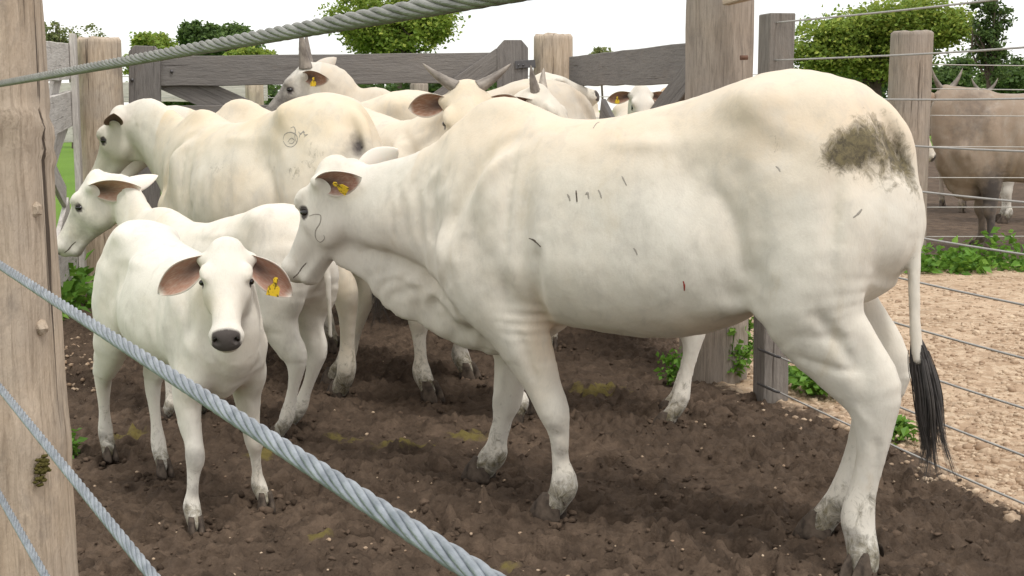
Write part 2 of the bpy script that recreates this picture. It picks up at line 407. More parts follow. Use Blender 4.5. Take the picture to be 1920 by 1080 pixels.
def plank(name, p0, p1, width, thick, mat, parent=None, side=(0, 1, 0), clip=0.0, jit=0.004):
    """sawn board from p0 to p1; width across, thick along side; clip cuts the top corners"""
    p0, p1 = np.array(p0, float), np.array(p1, float); d = p1 - p0; L = np.linalg.norm(d); x = d / L
    sd_ = np.array(side, float); sd_ = unit(sd_ - x * (sd_ @ x)); w = np.cross(sd_, x)
    bm = bmesh.new(); n = max(2, int(L / 0.25)); rr = random.Random(int(abs(p0.sum() * 997 + p1.sum() * 31)) + 3)
    o = [(-width / 2, 0), (width / 2, 0)]
    pts = []
    for i in range(n + 1):
        t_ = i / n; e = rr.uniform(-jit, jit); hw = width / 2
        if clip and i == n: hw -= clip
        pts.append((t_ * L, -hw + e * 0.5, hw + e))
        if clip and i == n - 1: pts.append((L - clip * 1.1, -width / 2, width / 2))
    rows_ = []
    for (u, a, b) in pts:
        rows_.append([bm.verts.new((b, -thick / 2, u)), bm.verts.new((b, thick / 2, u)), bm.verts.new((a, thick / 2, u)), bm.verts.new((a, -thick / 2, u))])
    for r0, r1 in zip(rows_[:-1], rows_[1:]):
        for k in range(4): bm.faces.new((r0[k], r0[(k + 1) % 4], r1[(k + 1) % 4], r1[k]))
    bm.faces.new(rows_[0][::-1]); bm.faces.new(rows_[-1])
    bmesh.ops.recalc_face_normals(bm, faces=bm.faces)
    bmesh.ops.bevel(bm, geom=[e for e in bm.edges if len(e.link_faces) == 2 and e.calc_face_angle() > 0.6], offset=min(0.004, thick * 0.15), segments=1, affect='EDGES')
    me = bpy.data.meshes.new(name); bm.to_mesh(me); bm.free()
    ob = obj(name, me, mat, parent)
    R = Matrix(((w[0], sd_[0], x[0]), (w[1], sd_[1], x[1]), (w[2], sd_[2], x[2])))
    ob.matrix_local = Matrix.Translation(Vector(p0)) @ R.to_4x4()
    return ob
def tube_mesh(name, pts, r, seg=8, caps=True):
    pts = np.asarray(pts, float); V, F_ = [], []; n = len(pts)
    rr = r if hasattr(r, '__len__') else [r] * n
    T = np.gradient(pts, axis=0)
    for i in range(n):
        t_ = unit(T[i]); a = np.array([0, 0, 1.0]) if abs(t_[2]) < 0.9 else np.array([1.0, 0, 0])
        u = unit(np.cross(t_, a)); v = np.cross(t_, u)
        for j in range(seg):
            an = 2 * math.pi * j / seg; V.append(pts[i] + rr[i] * (u * math.cos(an) + v * math.sin(an)))
    for i in range(n - 1):
        for j in range(seg): F_.append((i * seg + j, (i + 1) * seg + j, (i + 1) * seg + (j + 1) % seg, i * seg + (j + 1) % seg))
    if caps:
        for e, fl in ((0, 1), (n - 1, 0)):
            c = len(V); V.append(pts[e])
            for j in range(0, seg, 2):
                q = (c, e * seg + j, e * seg + (j + 1) % seg, e * seg + (j + 2) % seg); F_.append(q if fl else q[::-1])
    return np_mesh(name, V, F_)

# the big post by the camera
Y0 = 2.2; xe = at(104, 540, Y0)[0]
pr = empty('fence_post', (xe - 0.148, Y0, 0)); tag(pr, 'big pale trunk post at the left edge, closest to the camera, cables running through it', 'post', 'trunk posts of the pen')
sc_z = at(85, 240, Y0)[2]
obj('trunk', post_mesh(lambda t_: 0.162 - 0.026 * t_, -0.3, 2.3, 3.3, scar=[(sc_z, 0.013, 0.016), (sc_z - 0.035, 0.009, 0.010), (sc_z + 0.03, -0.005, 0.008), (0.75, 0.003, 0.05)], rows=150, seg=72), W_POST, pr)
rng = np.random.default_rng(12); V, F_ = [], []
mc = at(84, 902, Y0 - 0.15)
ms = []
for i in range(70): ms.append((mc[0] + rng.normal(0, 0.006) - pr.location.x, 0, mc[2] + rng.normal(0, 0.012), rng.uniform(0.003, 0.006)))
for i, q in enumerate(ms):
    ang = -math.pi / 2 + (q[0]) / 0.16; ms[i] = (0.157 * math.sin((q[0]) / 0.157), -0.157 * math.cos(q[0] / 0.157), q[2], q[3])
t = NT('moss', 0.95, 0.1); MAT_MOSS = t.color(t.mix(t.noise(t.coord('Object'), 90, 3), (0.035, 0.035, 0.012), (0.12, 0.10, 0.03)))
mo = rocks('moss', ms, MAT_MOSS, 4); mo.parent = pr; mo['kind'] = 'stuff'
for q, (x, y) in enumerate(((82, 395), (103, 618))):
    k = at(x, y, Y0 - 0.06); bm = bmesh.new(); bmesh.ops.create_icosphere(bm, subdivisions=2, radius=1.0)
    for v_ in bm.verts: v_.co = Vector((v_.co.x * 0.010, v_.co.y * 0.010, v_.co.z * 0.012)) * (0.8 + 0.5 * float(vnoise(np.array(v_.co[:]) * 2 + q + 5)))
    me = bpy.data.meshes.new('knot'); bm.to_mesh(me); bm.free()
    obj('knot', me, W_POST, pr, (0.138, -0.045, k[2]))

# corner posts
def trunk_post(name, label, xy, rad, z1, mat, seed, **kw):
    e = empty(name, (xy[0], xy[1], 0)); tag(e, label, 'post', 'trunk posts of the pen')
    obj('trunk', post_mesh(lambda t_: rad * (1.08 - 0.12 * t_), -0.2, z1, seed, **kw), mat, e); return e
q = at(185, 70, 9.5); post_l = trunk_post('corner_post', 'short weathered post at the back left corner, beside the grey gate', q[:2], 0.155, q[2] - 0.02, W_POST, 8.1, rag=0.03)
q = at(1038, 64, 9.75); post_m = trunk_post('corner_post', 'flat-topped weathered post carrying the black gate hinge', q[:2], 0.145, q[2] - 0.02, W_POST, 5.2, rag=0.03)
q = at(1350, 300, 6.4); post_c = trunk_post('corner_post', 'tall thick trunk post rising out of frame behind the white cow', (q[0] - 0.01, 6.42), 0.158, 2.6, W_GREYPOST, 11.4, scar=[(1.2, 0.004, 0.06)])
bl = at(1385, 108, 6.2); ob = obj('bolt', tube_mesh('bolt', [(0.0, 0, 0), (0.035, 0, 0.001)], 0.011, 10), MAT_RUST, post_c, (bl[0] - q[0] + 0.02, bl[1] - 6.42 + 0.02, bl[2]))
q = at(1708, 62, 11.3); post_r = trunk_post('corner_post', 'stout greyish post of the far pen, to the right of the cow tail', q[:2], 0.175, q[2], W_GREYPOST, 14.9, lean=(0.006, 0), rag=0.015)
# squared post beside the corner post, with eye bolts for the wires
q0, q1 = at(1444, 752, 5.9), at(1430, 26, 5.9)
sqp = empty('square_post', (q0[0], 5.9, 0)); tag(sqp, 'grey sawn square post with eye bolts, standing beside the tall trunk post', 'post')
plank('post_shaft', (0, 0, -0.2), (-0.015, 0, q1[2]), 0.118, 0.12, W_SQUARE, sqp, side=(-0.25, 1, 0))
ob = plank('top_board', tuple(at(1360, 4, 6.22)), tuple(at(1440, -16, 6.05)), 0.05, 0.03, W_POST, None, side=(0, 0, 1)); tag(ob, 'sawn board end nailed across the tall trunk post, at the top edge', 'board')

# grey gate at the back
def bolt(parent, p, r=0.012):
    obj('bolt_head', tube_mesh('bolt_head', [(p[0], p[1], p[2]), (p[0], p[1] - 0.012, p[2])], r, 10), MAT_STEEL, parent)
YG = 9.62
gate = empty('gate', (at(270, 545, YG)[0], YG, 0)); tag(gate, 'wide grey plank gate with clipped stile tops across the back of the pen', 'gate', 'plank gates of the pen')
go = np.array(gate.location)
def gp(x, y, dy=0.0):
    p = at(x, y, YG + dy) - go; return np.array([p[0], dy, p[2]])
def gate_rail(y0, y1, x0=272, x1=962, dy=0.03, nm='rail', wpx=55):
    plank(nm, gp(x0, y0, dy), gp(x1, y1, dy), wpx / F_PX * YG, 0.035, W_GATE, gate)
plank('stile', gp(272, 560), gp(272, 86), 0.222, 0.045, W_GATE, gate, clip=0.04)
plank('stile', gp(961, 560), gp(961, 75), 0.222, 0.045, W_GATE, gate, clip=0.05)
gate_rail(134, 126); gate_rail(226, 222); gate_rail(318, 318); gate_rail(410, 412); gate_rail(500, 504)
plank('brace', gp(300, 140, 0.068), gp(470, 215, 0.068), 0.19, 0.03, W_GATE, gate)
plank('brace', gp(945, 110, 0.0), gp(800, 215, 0.0), 0.19, 0.03, W_GATE, gate)
for x, y in ((322, 134), (248, 150), (905, 128)): bolt(gate, gp(x, y, -0.024 if x < 300 else 0.012))
hg = plank('hinge', gp(966, 122, -0.03), gp(1004, 119, -0.03), 0.055, 0.012, MAT_STEEL, gate)
for x in (972, 981): bolt(gate, gp(x, 122, -0.036), 0.007)
# gate panel between the two posts on the right, seen at a slant
def line_gate(name, label, a, b, rails, stiles, braces, mat, w=0.2):
    g = empty(name, (a[0], a[1], 0)); tag(g, label, 'gate', 'plank gates of the pen'); d = np.array([b[0] - a[0], b[1] - a[1]]); nrm = unit((-d[1], d[0], 0))
    def p(t_, z, o=0.0): return np.array([d[0] * t_, d[1] * t_, z]) + nrm * o
    for (t0, z0, t1, z1) in rails: plank('rail', p(t0, z0), p(t1, z1), w, 0.035, mat, g, side=nrm)
    for (t0, z0, z1) in stiles: plank('stile', p(t0, z0, 0.04), p(t0, z1, 0.04), 0.14, 0.04, mat, g, side=nrm)
    for (t0, z0, t1, z1) in braces: plank('brace', p(t0, z0, -0.036), p(t1, z1, -0.036), 0.15, 0.03, mat, g, side=nrm)
    return g
line_gate('gate', 'grey board gate panel running back from the tall trunk post', (0.42, 9.55), (0.93, 6.55), [(0, 1.555, 1.0, 1.515), (0, 0.95, 1, 0.95), (0, 0.6, 1, 0.6), (0, 0.25, 1, 0.25)], [(0.03, 0.1, 1.62)],
          [(0.36, 1.29, 0.64, 0.90), (1.0, 1.50, 0.55, 1.0)], W_GATE, 0.205)
# pale board gate at the left
line_gate('gate', 'pale weathered board gate with crossed braces, half hidden by the front post', (-3.06, 9.35), (-1.95, 4.0), [(0, 1.62, 0.62, 1.50), (0.0, 1.30, 0.55, 1.16), (0.0, 0.30, 0.6, 0.26)], [(0.02, 0.05, 1.80), (0.60, 0.05, 1.7)],
          [(0.02, 1.22, 0.32, 0.70), (0.05, 1.58, 0.18, 1.25), (0.06, 0.70, 0.30, 1.15), (0.03, 0.62, 0.36, 0.02), (0.05, 0.05, 0.40, 0.68)], W_PALE, 0.24)

# ------------------------------------------------------------------ steel cables and fence wires
def cable(label, pa, pb, dia, mat, pitch=0.085, strands=6):
    pa, pb = np.array(pa), np.array(pb); d = pb - pa; L = np.linalg.norm(d)
    e = empty('wire_rope', tuple(pa)); e.rotation_mode = 'QUATERNION'; e.rotation_quaternion = Vector(d).to_track_quat('Z', 'Y'); tag(e, label, 'cable', 'twisted steel cables of the near fence')
    rs = dia / 2 * 0.36; rc = dia / 2 - rs; n = int(L / pitch * 14)
    s = np.linspace(0, L, n); ph = s / pitch * 2 * math.pi
    me = tube_mesh('strand', np.stack([rc * np.cos(ph), rc * np.sin(ph), s], 1), rs, 10)
    for k in range(strands):
        o = obj('strand', me, mat, e); o.rotation_euler = (0, 0, 2 * math.pi * k / strands)
    obj('core', tube_mesh('core', [(0, 0, 0), (0, 0, L)], rc * 0.75, 8), mat, e)
def cable_mat(name, c0, c1):
    t = NT(name, 0.42, 0.5); t.b.inputs['Metallic'].default_value = 0.35; v = t.coord('Object')
    c = t.mix(t.ramp(t.noise(v, 45, 5, 0.65), [(0.35, 0.0), (0.65, 1.0)]), c0, c1)
    t.bump(t.noise(t.coord('Object', (1, 1, 0.25)), 900, 3), 0.35, 0.0012); return t.color(c)
M_CABLE = cable_mat('cable_steel', (0.19, 0.215, 0.24), (0.34, 0.37, 0.40)); M_CABLE2 = cable_mat('cable_weathered', (0.15, 0.15, 0.13), (0.27, 0.27, 0.24))
def cab_Y(px):      # where the bearing of a photograph column meets the vertical plane of the near fence
    k = (px - 960) / F_PX; return (-0.672 + 0.554 * 1.75) / (k + 0.554)
def cab(x0, y0, x1, y1, ext0=0.35, ext1=0.5):
    a, b = at(x0, y0, cab_Y(x0)), at(x1, y1, cab_Y(x1)); d = unit(b - a); return a - d * ext0, b + d * ext1
cable('highest steel cable, greenish grey, rising to the right across the sky', *cab(0, 157, 780, 17), 0.0092, M_CABLE2, pitch=0.095)
cable('pale steel cable running down to the bottom edge in front of the cow', *cab(0, 497, 860, 1052), 0.0116, M_CABLE, pitch=0.125)
cable('steel cable low on the left, second from the bottom', *cab(0, 727, 270, 1060), 0.0104, M_CABLE, pitch=0.11)
cable('lowest steel cable, crossing the bottom left corner', *cab(0, 930, 85, 1080), 0.0098, M_CABLE, pitch=0.10)
t = NT('wire_galvanised', 0.5, 0.4); t.b.inputs['Metallic'].default_value = 0.3; M_WIRE = t.color(t.mix(t.noise(t.coord('Object'), 30, 4), (0.30, 0.29, 0.27), (0.50, 0.48, 0.45)))
def wire(label, pts, r, group):
    pts = np.array(pts, float); o = pts[0].copy(); dense = catmull(pts, 10)
    tag(obj('fence_wire', tube_mesh('fence_wire', dense - o, r, 6), M_WIRE, None, tuple(o)), label, 'wire', group)
WZ = [0.045, 0.20, 0.36, 0.52, 0.69, 0.85, 1.015, 1.175, 1.34, 1.50, 1.66]
ORD = ['lowest', 'second lowest', 'third lowest', 'fourth lowest', 'fifth lowest', 'sixth lowest', 'fifth highest', 'fourth highest', 'third highest', 'second highest', 'topmost']
for i, z in enumerate(WZ):
    a = np.array([fence_x(5.92) - 0.02, 5.85, z + (0.02 if i < 2 else 0.0)]); b = np.array([fence_x(3.2), 3.2, z - 0.005]); m_ = (a + b) / 2 + (0.0, 0, -0.015)
    wire(ORD[i] + ' wire of the slanting fence on the right, tied to the square post', [a, m_, b], 0.0040, 'wires of the fence on the right')
    if i < 2:
        obj('eye_bolt', tube_mesh('eye_bolt', [(0, 0.0, 0), (0.05, -0.14, -0.006), (0.062, -0.17, -0.004)], 0.006, 8), MAT_STEEL, sqp, (a[0] - sqp.location.x - 0.035, -0.055, a[2] + 0.012))
tn = plank('hook', (0.068, -0.02, at(1482, 626, 5.85)[2] + 0.035), (0.074, -0.02, at(1482, 626, 5.85)[2] - 0.035), 0.03, 0.02, MAT_RUST, sqp, side=(0, 1, 0))
for i, z in enumerate((1.66, 1.46, 1.24, 0.98, 0.72, 0.47, 0.22)):
    a = np.array([post_r.location.x + 0.10, 11.25, z]); b = np.array([9.6, 12.0, z + 0.03])
    wire(['topmost', 'second', 'third', 'middle', 'third lowest', 'second lowest', 'lowest'][i] + ' thin wire of the far pen, running right from the stout post', [a, (a + b) / 2 + (0, 0, -0.03), b], 0.0045, 'wires of the far pen')
for i, z in enumerate((1.62, 1.42, 1.22, 1.0)):      # fence beyond the gate
    wire(['topmost', 'second highest', 'third highest', 'fourth highest'][i] + ' wire of the fence behind the back gate', [(-7, 13.2, z), (-2, 13.0, z - 0.02), (3.0, 12.8, z)], 0.005, 'wires behind the gate')
for i, (x, nm) in enumerate(((478, 'reddish post of the fence seen under the gate rail beside the horned head'), (652, 'pale post seen under the gate rail right of the upright horn'), (786, 'grey post seen under the gate rail left of the spread horns'))):
    q = at(x, 200, 12.9 - 0.2); e = empty('fence_post', (q[0], q[1], 0)); tag(e, nm, 'post', 'posts behind the gate'); obj('trunk', post_mesh(lambda t_: 0.085, -0.1, 1.52, 20 + i, seg=20, rows=20), (W_POST, W_PALE, W_GREYPOST)[i], e)
e = empty('board_fence', (-5.2, 13.6, 0)); tag(e, 'pale board fence glimpsed through the gate at the back left', 'fence')
for z in (1.45, 1.05): plank('board', (0, 0, z), (2.75, -0.1, z + 0.02), 0.2, 0.03, W_PALE, e)
for x in (0.4, 2.6): plank('post', (x, 0.05, 0), (x, 0.05, 1.65), 0.12, 0.10, W_GREYPOST, e)

# ------------------------------------------------------------------ trees and weeds
def leaf_mat(name, c0, c1, c2):
    t = NT(name, 0.55, 0.3); a = t.attr('tint')
    c = t.mix(a['Red'], c0, c1); c = t.mix(t.ramp(a['Green'], [(0.72, 0.0), (0.95, 0.8)]), c, c2); t.color(c)
    tr = t.n.new('ShaderNodeBsdfTranslucent'); t.link(t.mix(0.5, c, c2), tr.inputs['Color'])
    ms_ = t.n.new('ShaderNodeMixShader'); ms_.inputs[0].default_value = 0.35
    t.link(t.b.outputs[0], ms_.inputs[1]); t.link(tr.outputs[0], ms_.inputs[2]); t.link(ms_.outputs[0], t.n['Material Output'].inputs['Surface']); return t.m
L_GREEN = leaf_mat('leaf_green', (0.12, 0.20, 0.03), (0.25, 0.35, 0.055), (0.46, 0.50, 0.10))
L_DARK = leaf_mat('leaf_dark', (0.050, 0.090, 0.028), (0.10, 0.165, 0.045), (0.17, 0.25, 0.065))
L_PALE = leaf_mat('leaf_pale', (0.12, 0.15, 0.060), (0.22, 0.25, 0.10), (0.34, 0.34, 0.13))
L_WEED = leaf_mat('leaf_weed', (0.075, 0.18, 0.020), (0.15, 0.31, 0.040), (0.26, 0.42, 0.07))
t = NT('bark', 0.9, 0.1); MAT_BARK = t.color(t.mix(t.noise(t.coord('Object', (6, 6, 1)), 4, 5), (0.055, 0.042, 0.032), (0.16, 0.13, 0.10)))
def leaves(name, C, size, rng, up=0.35, droop=0.0):
    n = len(C); d = rng.normal(0, 1, (n, 3)); d[:, 2] *= 0.6; d /= np.linalg.norm(d, axis=1)[:, None]
    nn = rng.normal(0, 1, (n, 3)); nn[:, 2] = np.abs(nn[:, 2]) + up; s_ = np.cross(d, nn); s_ /= np.linalg.norm(s_, axis=1)[:, None]
    nn = np.cross(s_, d); L = size * rng.uniform(0.6, 1.35, (n, 1)); W = L * rng.uniform(0.26, 0.40, (n, 1))
    p0 = C; p1 = C + d * L * 0.5 + s_ * W + nn * L * 0.08; p2 = C + d * L - nn * L * 0.10; p3 = C + d * L * 0.5 - s_ * W + nn * L * 0.08
    V = np.stack([p0, p1, p2, p3], 1).reshape(-1, 3); Fq = np.arange(4 * n).reshape(n, 4)
    me = np_mesh(name, V, Fq, smooth=False); tint = np.repeat(rng.random((n, 3)), 4, 0); set_color(me, 'tint', tint.astype(np.float32)); return me
def tree(label, xpx, ytop, ybase, wpx, Y, mat, seed, n=9000, dens=1.0, lobes=None, leaf=0.22, trunk_r=0.16, trunk_x=0.0, limbs=7):
    rng = np.random.default_rng(seed); top = at(xpx, ytop, Y); zt = top[2]; w = wpx / F_PX * Y; base_z = at(xpx, ybase, Y)[2]
    e = empty('tree', (top[0], Y, 0)); tag(e, label, 'tree', 'trees beyond the pens')
    H = zt - base_z; cz = base_z + H * 0.5; cl = []
    lobes = lobes or [(rng.uniform(-0.36, 0.36), rng.uniform(-0.3, 0.3), rng.uniform(-0.30, 0.30), rng.uniform(0.13, 0.30)) for _ in range(15)] + [(0, 0, 0.08, 0.30)]
    nc = int(230 * dens)
    for i in range(nc):
        lx, ly, lz, lr = lobes[rng.integers(len(lobes))]
        v = rng.normal(0, 1, 3); v /= np.linalg.norm(v); v = v * lr * (0.75 + 0.3 * rng.random())
        cl.append((np.array([(lx + v[0]) * w, (ly + v[1]) * w, cz + (lz + v[2] * 0.9) * H]), rng.uniform(0.05, 0.095) * w))
    per = max(3, n // nc); C = np.concatenate([c + rng.normal(0, 1, (per, 3)) * s_ * np.array([0.75, 0.75, 0.5]) for c, s_ in cl])
    obj('crown', leaves('crown', C, leaf, rng), mat, e)
    # trunk and limbs as one mesh
    V, F_ = [], []
    def tube(pts, r0, r1):
        m = tube_mesh('x', catmull(pts, 4), list(np.linspace(r0, r1, (len(pts) - 1) * 4 + 1)), 7, caps=False)
        b = len(V); V.extend([v_.co[:] for v_ in m.vertices]); F_.extend([[b + q for q in p.vertices] for p in m.polygons]); bpy.data.meshes.remove(m)
    tx = trunk_x * w; fork = np.array([tx * 0.6, 0, base_z * 0.85 + 0.12 * H])
    tube([(tx, 0, -0.2), (tx * 0.8 + 0.05, 0, fork[2] * 0.5), tuple(fork)], trunk_r, trunk_r * 0.75)
    for i in range(limbs):
        q = cl[rng.integers(len(cl))][0]; m_ = fork + (q - fork) * 0.5 + rng.normal(0, 0.06 * w, 3)
        tube([tuple(fork), tuple(m_), tuple(q)], trunk_r * 0.5, trunk_r * 0.10)
        for _ in range(2):
            q2 = q + rng.normal(0, 0.12 * w, 3); tube([tuple(m_), tuple((m_ + q2) / 2 + rng.normal(0, 0.03 * w, 3)), tuple(q2)], trunk_r * 0.24, trunk_r * 0.06)
    obj('trunk', np_mesh('trunk', V, F_), MAT_BARK, e); return e
tree('round bright green tree rising above the middle of the grey gate', 742, -20, 108, 205, 42, L_GREEN, 11, 22000, 0.9, leaf=0.13, limbs=10)
tree('large dense spreading tree on the right, above the cow rump', 1648, 4, 170, 268, 48, L_GREEN, 23, 42000, 1.5, leaf=0.16, trunk_r=0.25)
tree('tall thin wispy tree at the right edge', 1862, -30, 150, 92, 40, L_DARK, 31, 3800, 0.55, leaf=0.12, trunk_r=0.09, lobes=[(0, 0, 0.36, 0.22), (0.2, 0, 0.12, 0.2), (-0.22, 0, 0.2, 0.18), (0.0, 0, -0.15, 0.26), (0.15, 0, -0.35, 0.2), (-0.2, 0, -0.1, 0.15)], limbs=14)
tree('dark shaggy tree behind the gate, with a gap in its crown', 372, 36, 128, 80, 60, L_DARK, 41, 9000, 0.7, leaf=0.18)
tree('dark rounded tree just right of the gapped one behind the gate', 440, 36, 130, 92, 62, L_DARK, 43, 9000, 0.7, leaf=0.18)
tree('low green tree behind the stile of the grey gate', 285, 62, 140, 100, 56, L_GREEN, 47, 9000, 0.7, leaf=0.17)
tree('low yellow-green bush tree touching the upright horn', 472, 84, 140, 86, 50, L_GREEN, 53, 6000, 0.6, leaf=0.16)
tree('thin pale yellowish tree beside the front post', 128, 40, 135, 92, 45, L_PALE, 59, 3200, 0.6, leaf=0.12, trunk_r=0.08, limbs=12)
tree('dark tree low on the right behind the wispy tree', 1905, 112, 190, 120, 60, L_DARK, 61, 9000, 0.9, leaf=0.20)
tree('dark bushy tree filling the gap behind the brown cattle', 1790, 112, 190, 110, 56, L_DARK, 67, 9000, 0.9, leaf=0.20)
tree('dark hedge tree seen under the middle of the gate rail', 640, 150, 205, 190, 40, L_DARK, 71, 5000, 0.9, leaf=0.22, trunk_r=0.1)
tree('dark hedge tree seen under the right end of the gate rail', 860, 150, 205, 220, 44, L_DARK, 73, 5000, 0.9, leaf=0.24, trunk_r=0.1)
tree('dark hedge tree seen under the left end of the gate rail', 390, 150, 206, 230, 46, L_DARK, 79, 5000, 0.9, leaf=0.24, trunk_r=0.1)
tree('low dark hedge tree behind the right pen', 1560, 120, 205, 260, 58, L_DARK, 83, 5000, 0.9, leaf=0.28, trunk_r=0.1)
tree('twiggy shrub showing above the slanting gate panel', 1128, 88, 120, 45, 30, L_PALE, 89, 160, 0.4, leaf=0.10, trunk_r=0.03, limbs=10)

def weed(label, x, y, n, h, spread, seed, mat=None):
    rng = np.random.default_rng(seed); g = ground(x, y); e = empty('weed', tuple(g)); tag(e, label, 'weed', 'weeds by the fence'); C = []; V, F_ = [], []
    for i in range(n):
        a = rng.uniform(0, 6.28); r = spread * rng.random(); tip = np.array([r * math.cos(a), r * math.sin(a), h * rng.uniform(0.5, 1.1)])
        for k in range(20): C.append(tip * (0.25 + 0.75 * k / 19) + rng.normal(0, 0.017, 3))
        m = tube_mesh('x', catmull([(0, 0, 0), tuple(tip * 0.5 + (0, 0, 0.02)), tuple(tip)], 3), 0.0025, 5, caps=False); b = len(V)
        V.extend([v_.co[:] for v_ in m.vertices]); F_.extend([[b + q for q in p.vertices] for p in m.polygons]); bpy.data.meshes.remove(m)
    obj('foliage', leaves('foliage', np.array(C), 0.038, rng, 0.8), mat or L_WEED, e); obj('stem', np_mesh('stem', V, F_), L_WEED, e)
weed('leafy green weed growing at the foot of the tall trunk post', 1368, 712, 16, 0.26, 0.13, 1)
weed('green weed climbing between the trunk post and the square post', 1398, 690, 8, 0.34, 0.07, 2)
weed('low bright weed on the gravel right of the square post', 1530, 728, 46, 0.10, 0.30, 3)
weed('small weed beside the lone white hind leg', 1256, 720, 5, 0.14, 0.05, 4)
weed('small weed under the low wire behind the cow hock', 1690, 820, 9, 0.08, 0.13, 5)
weed('tiny weed at the foot of the front post', 132, 852, 4, 0.06, 0.03, 6)
# ground cover: grass outside the left gate, weeds along the far pen
def cover(name, label, rect, n, size, mat, seed, zmul=1.0):
    rng = np.random.default_rng(seed); C = []
    (x0, y0), (x1, y1) = rect
    X = rng.uniform(x0, x1, n); Y = rng.uniform(y0, y1, n); d = fbm(np.stack([X * 2, Y * 2, 0 * X], -1), 3); keep = d > 0.43
    hz = rng.random(n) * np.clip(d - 0.40, 0, 1) * 1.6 * zmul
    C = np.stack([X, Y, hz + ground_z(X, Y) * 0 - 0.01], 1)[keep]
    tag(obj(name, leaves(name, C, size, rng, 0.6), mat), label, 'weeds', kind='stuff')
cover('weed_strip', 'bright green low weeds along the foot of the far pen fence', ((2.7, 10.5), (6.2, 11.2)), 3200, 0.075, L_WEED, 7, 0.75)
cover('grass_cover', 'green grass and weeds growing outside the left gate', ((-5.2, 6.0), (-2.75, 9.2)), 7000, 0.09, L_WEED, 8, 0.7)

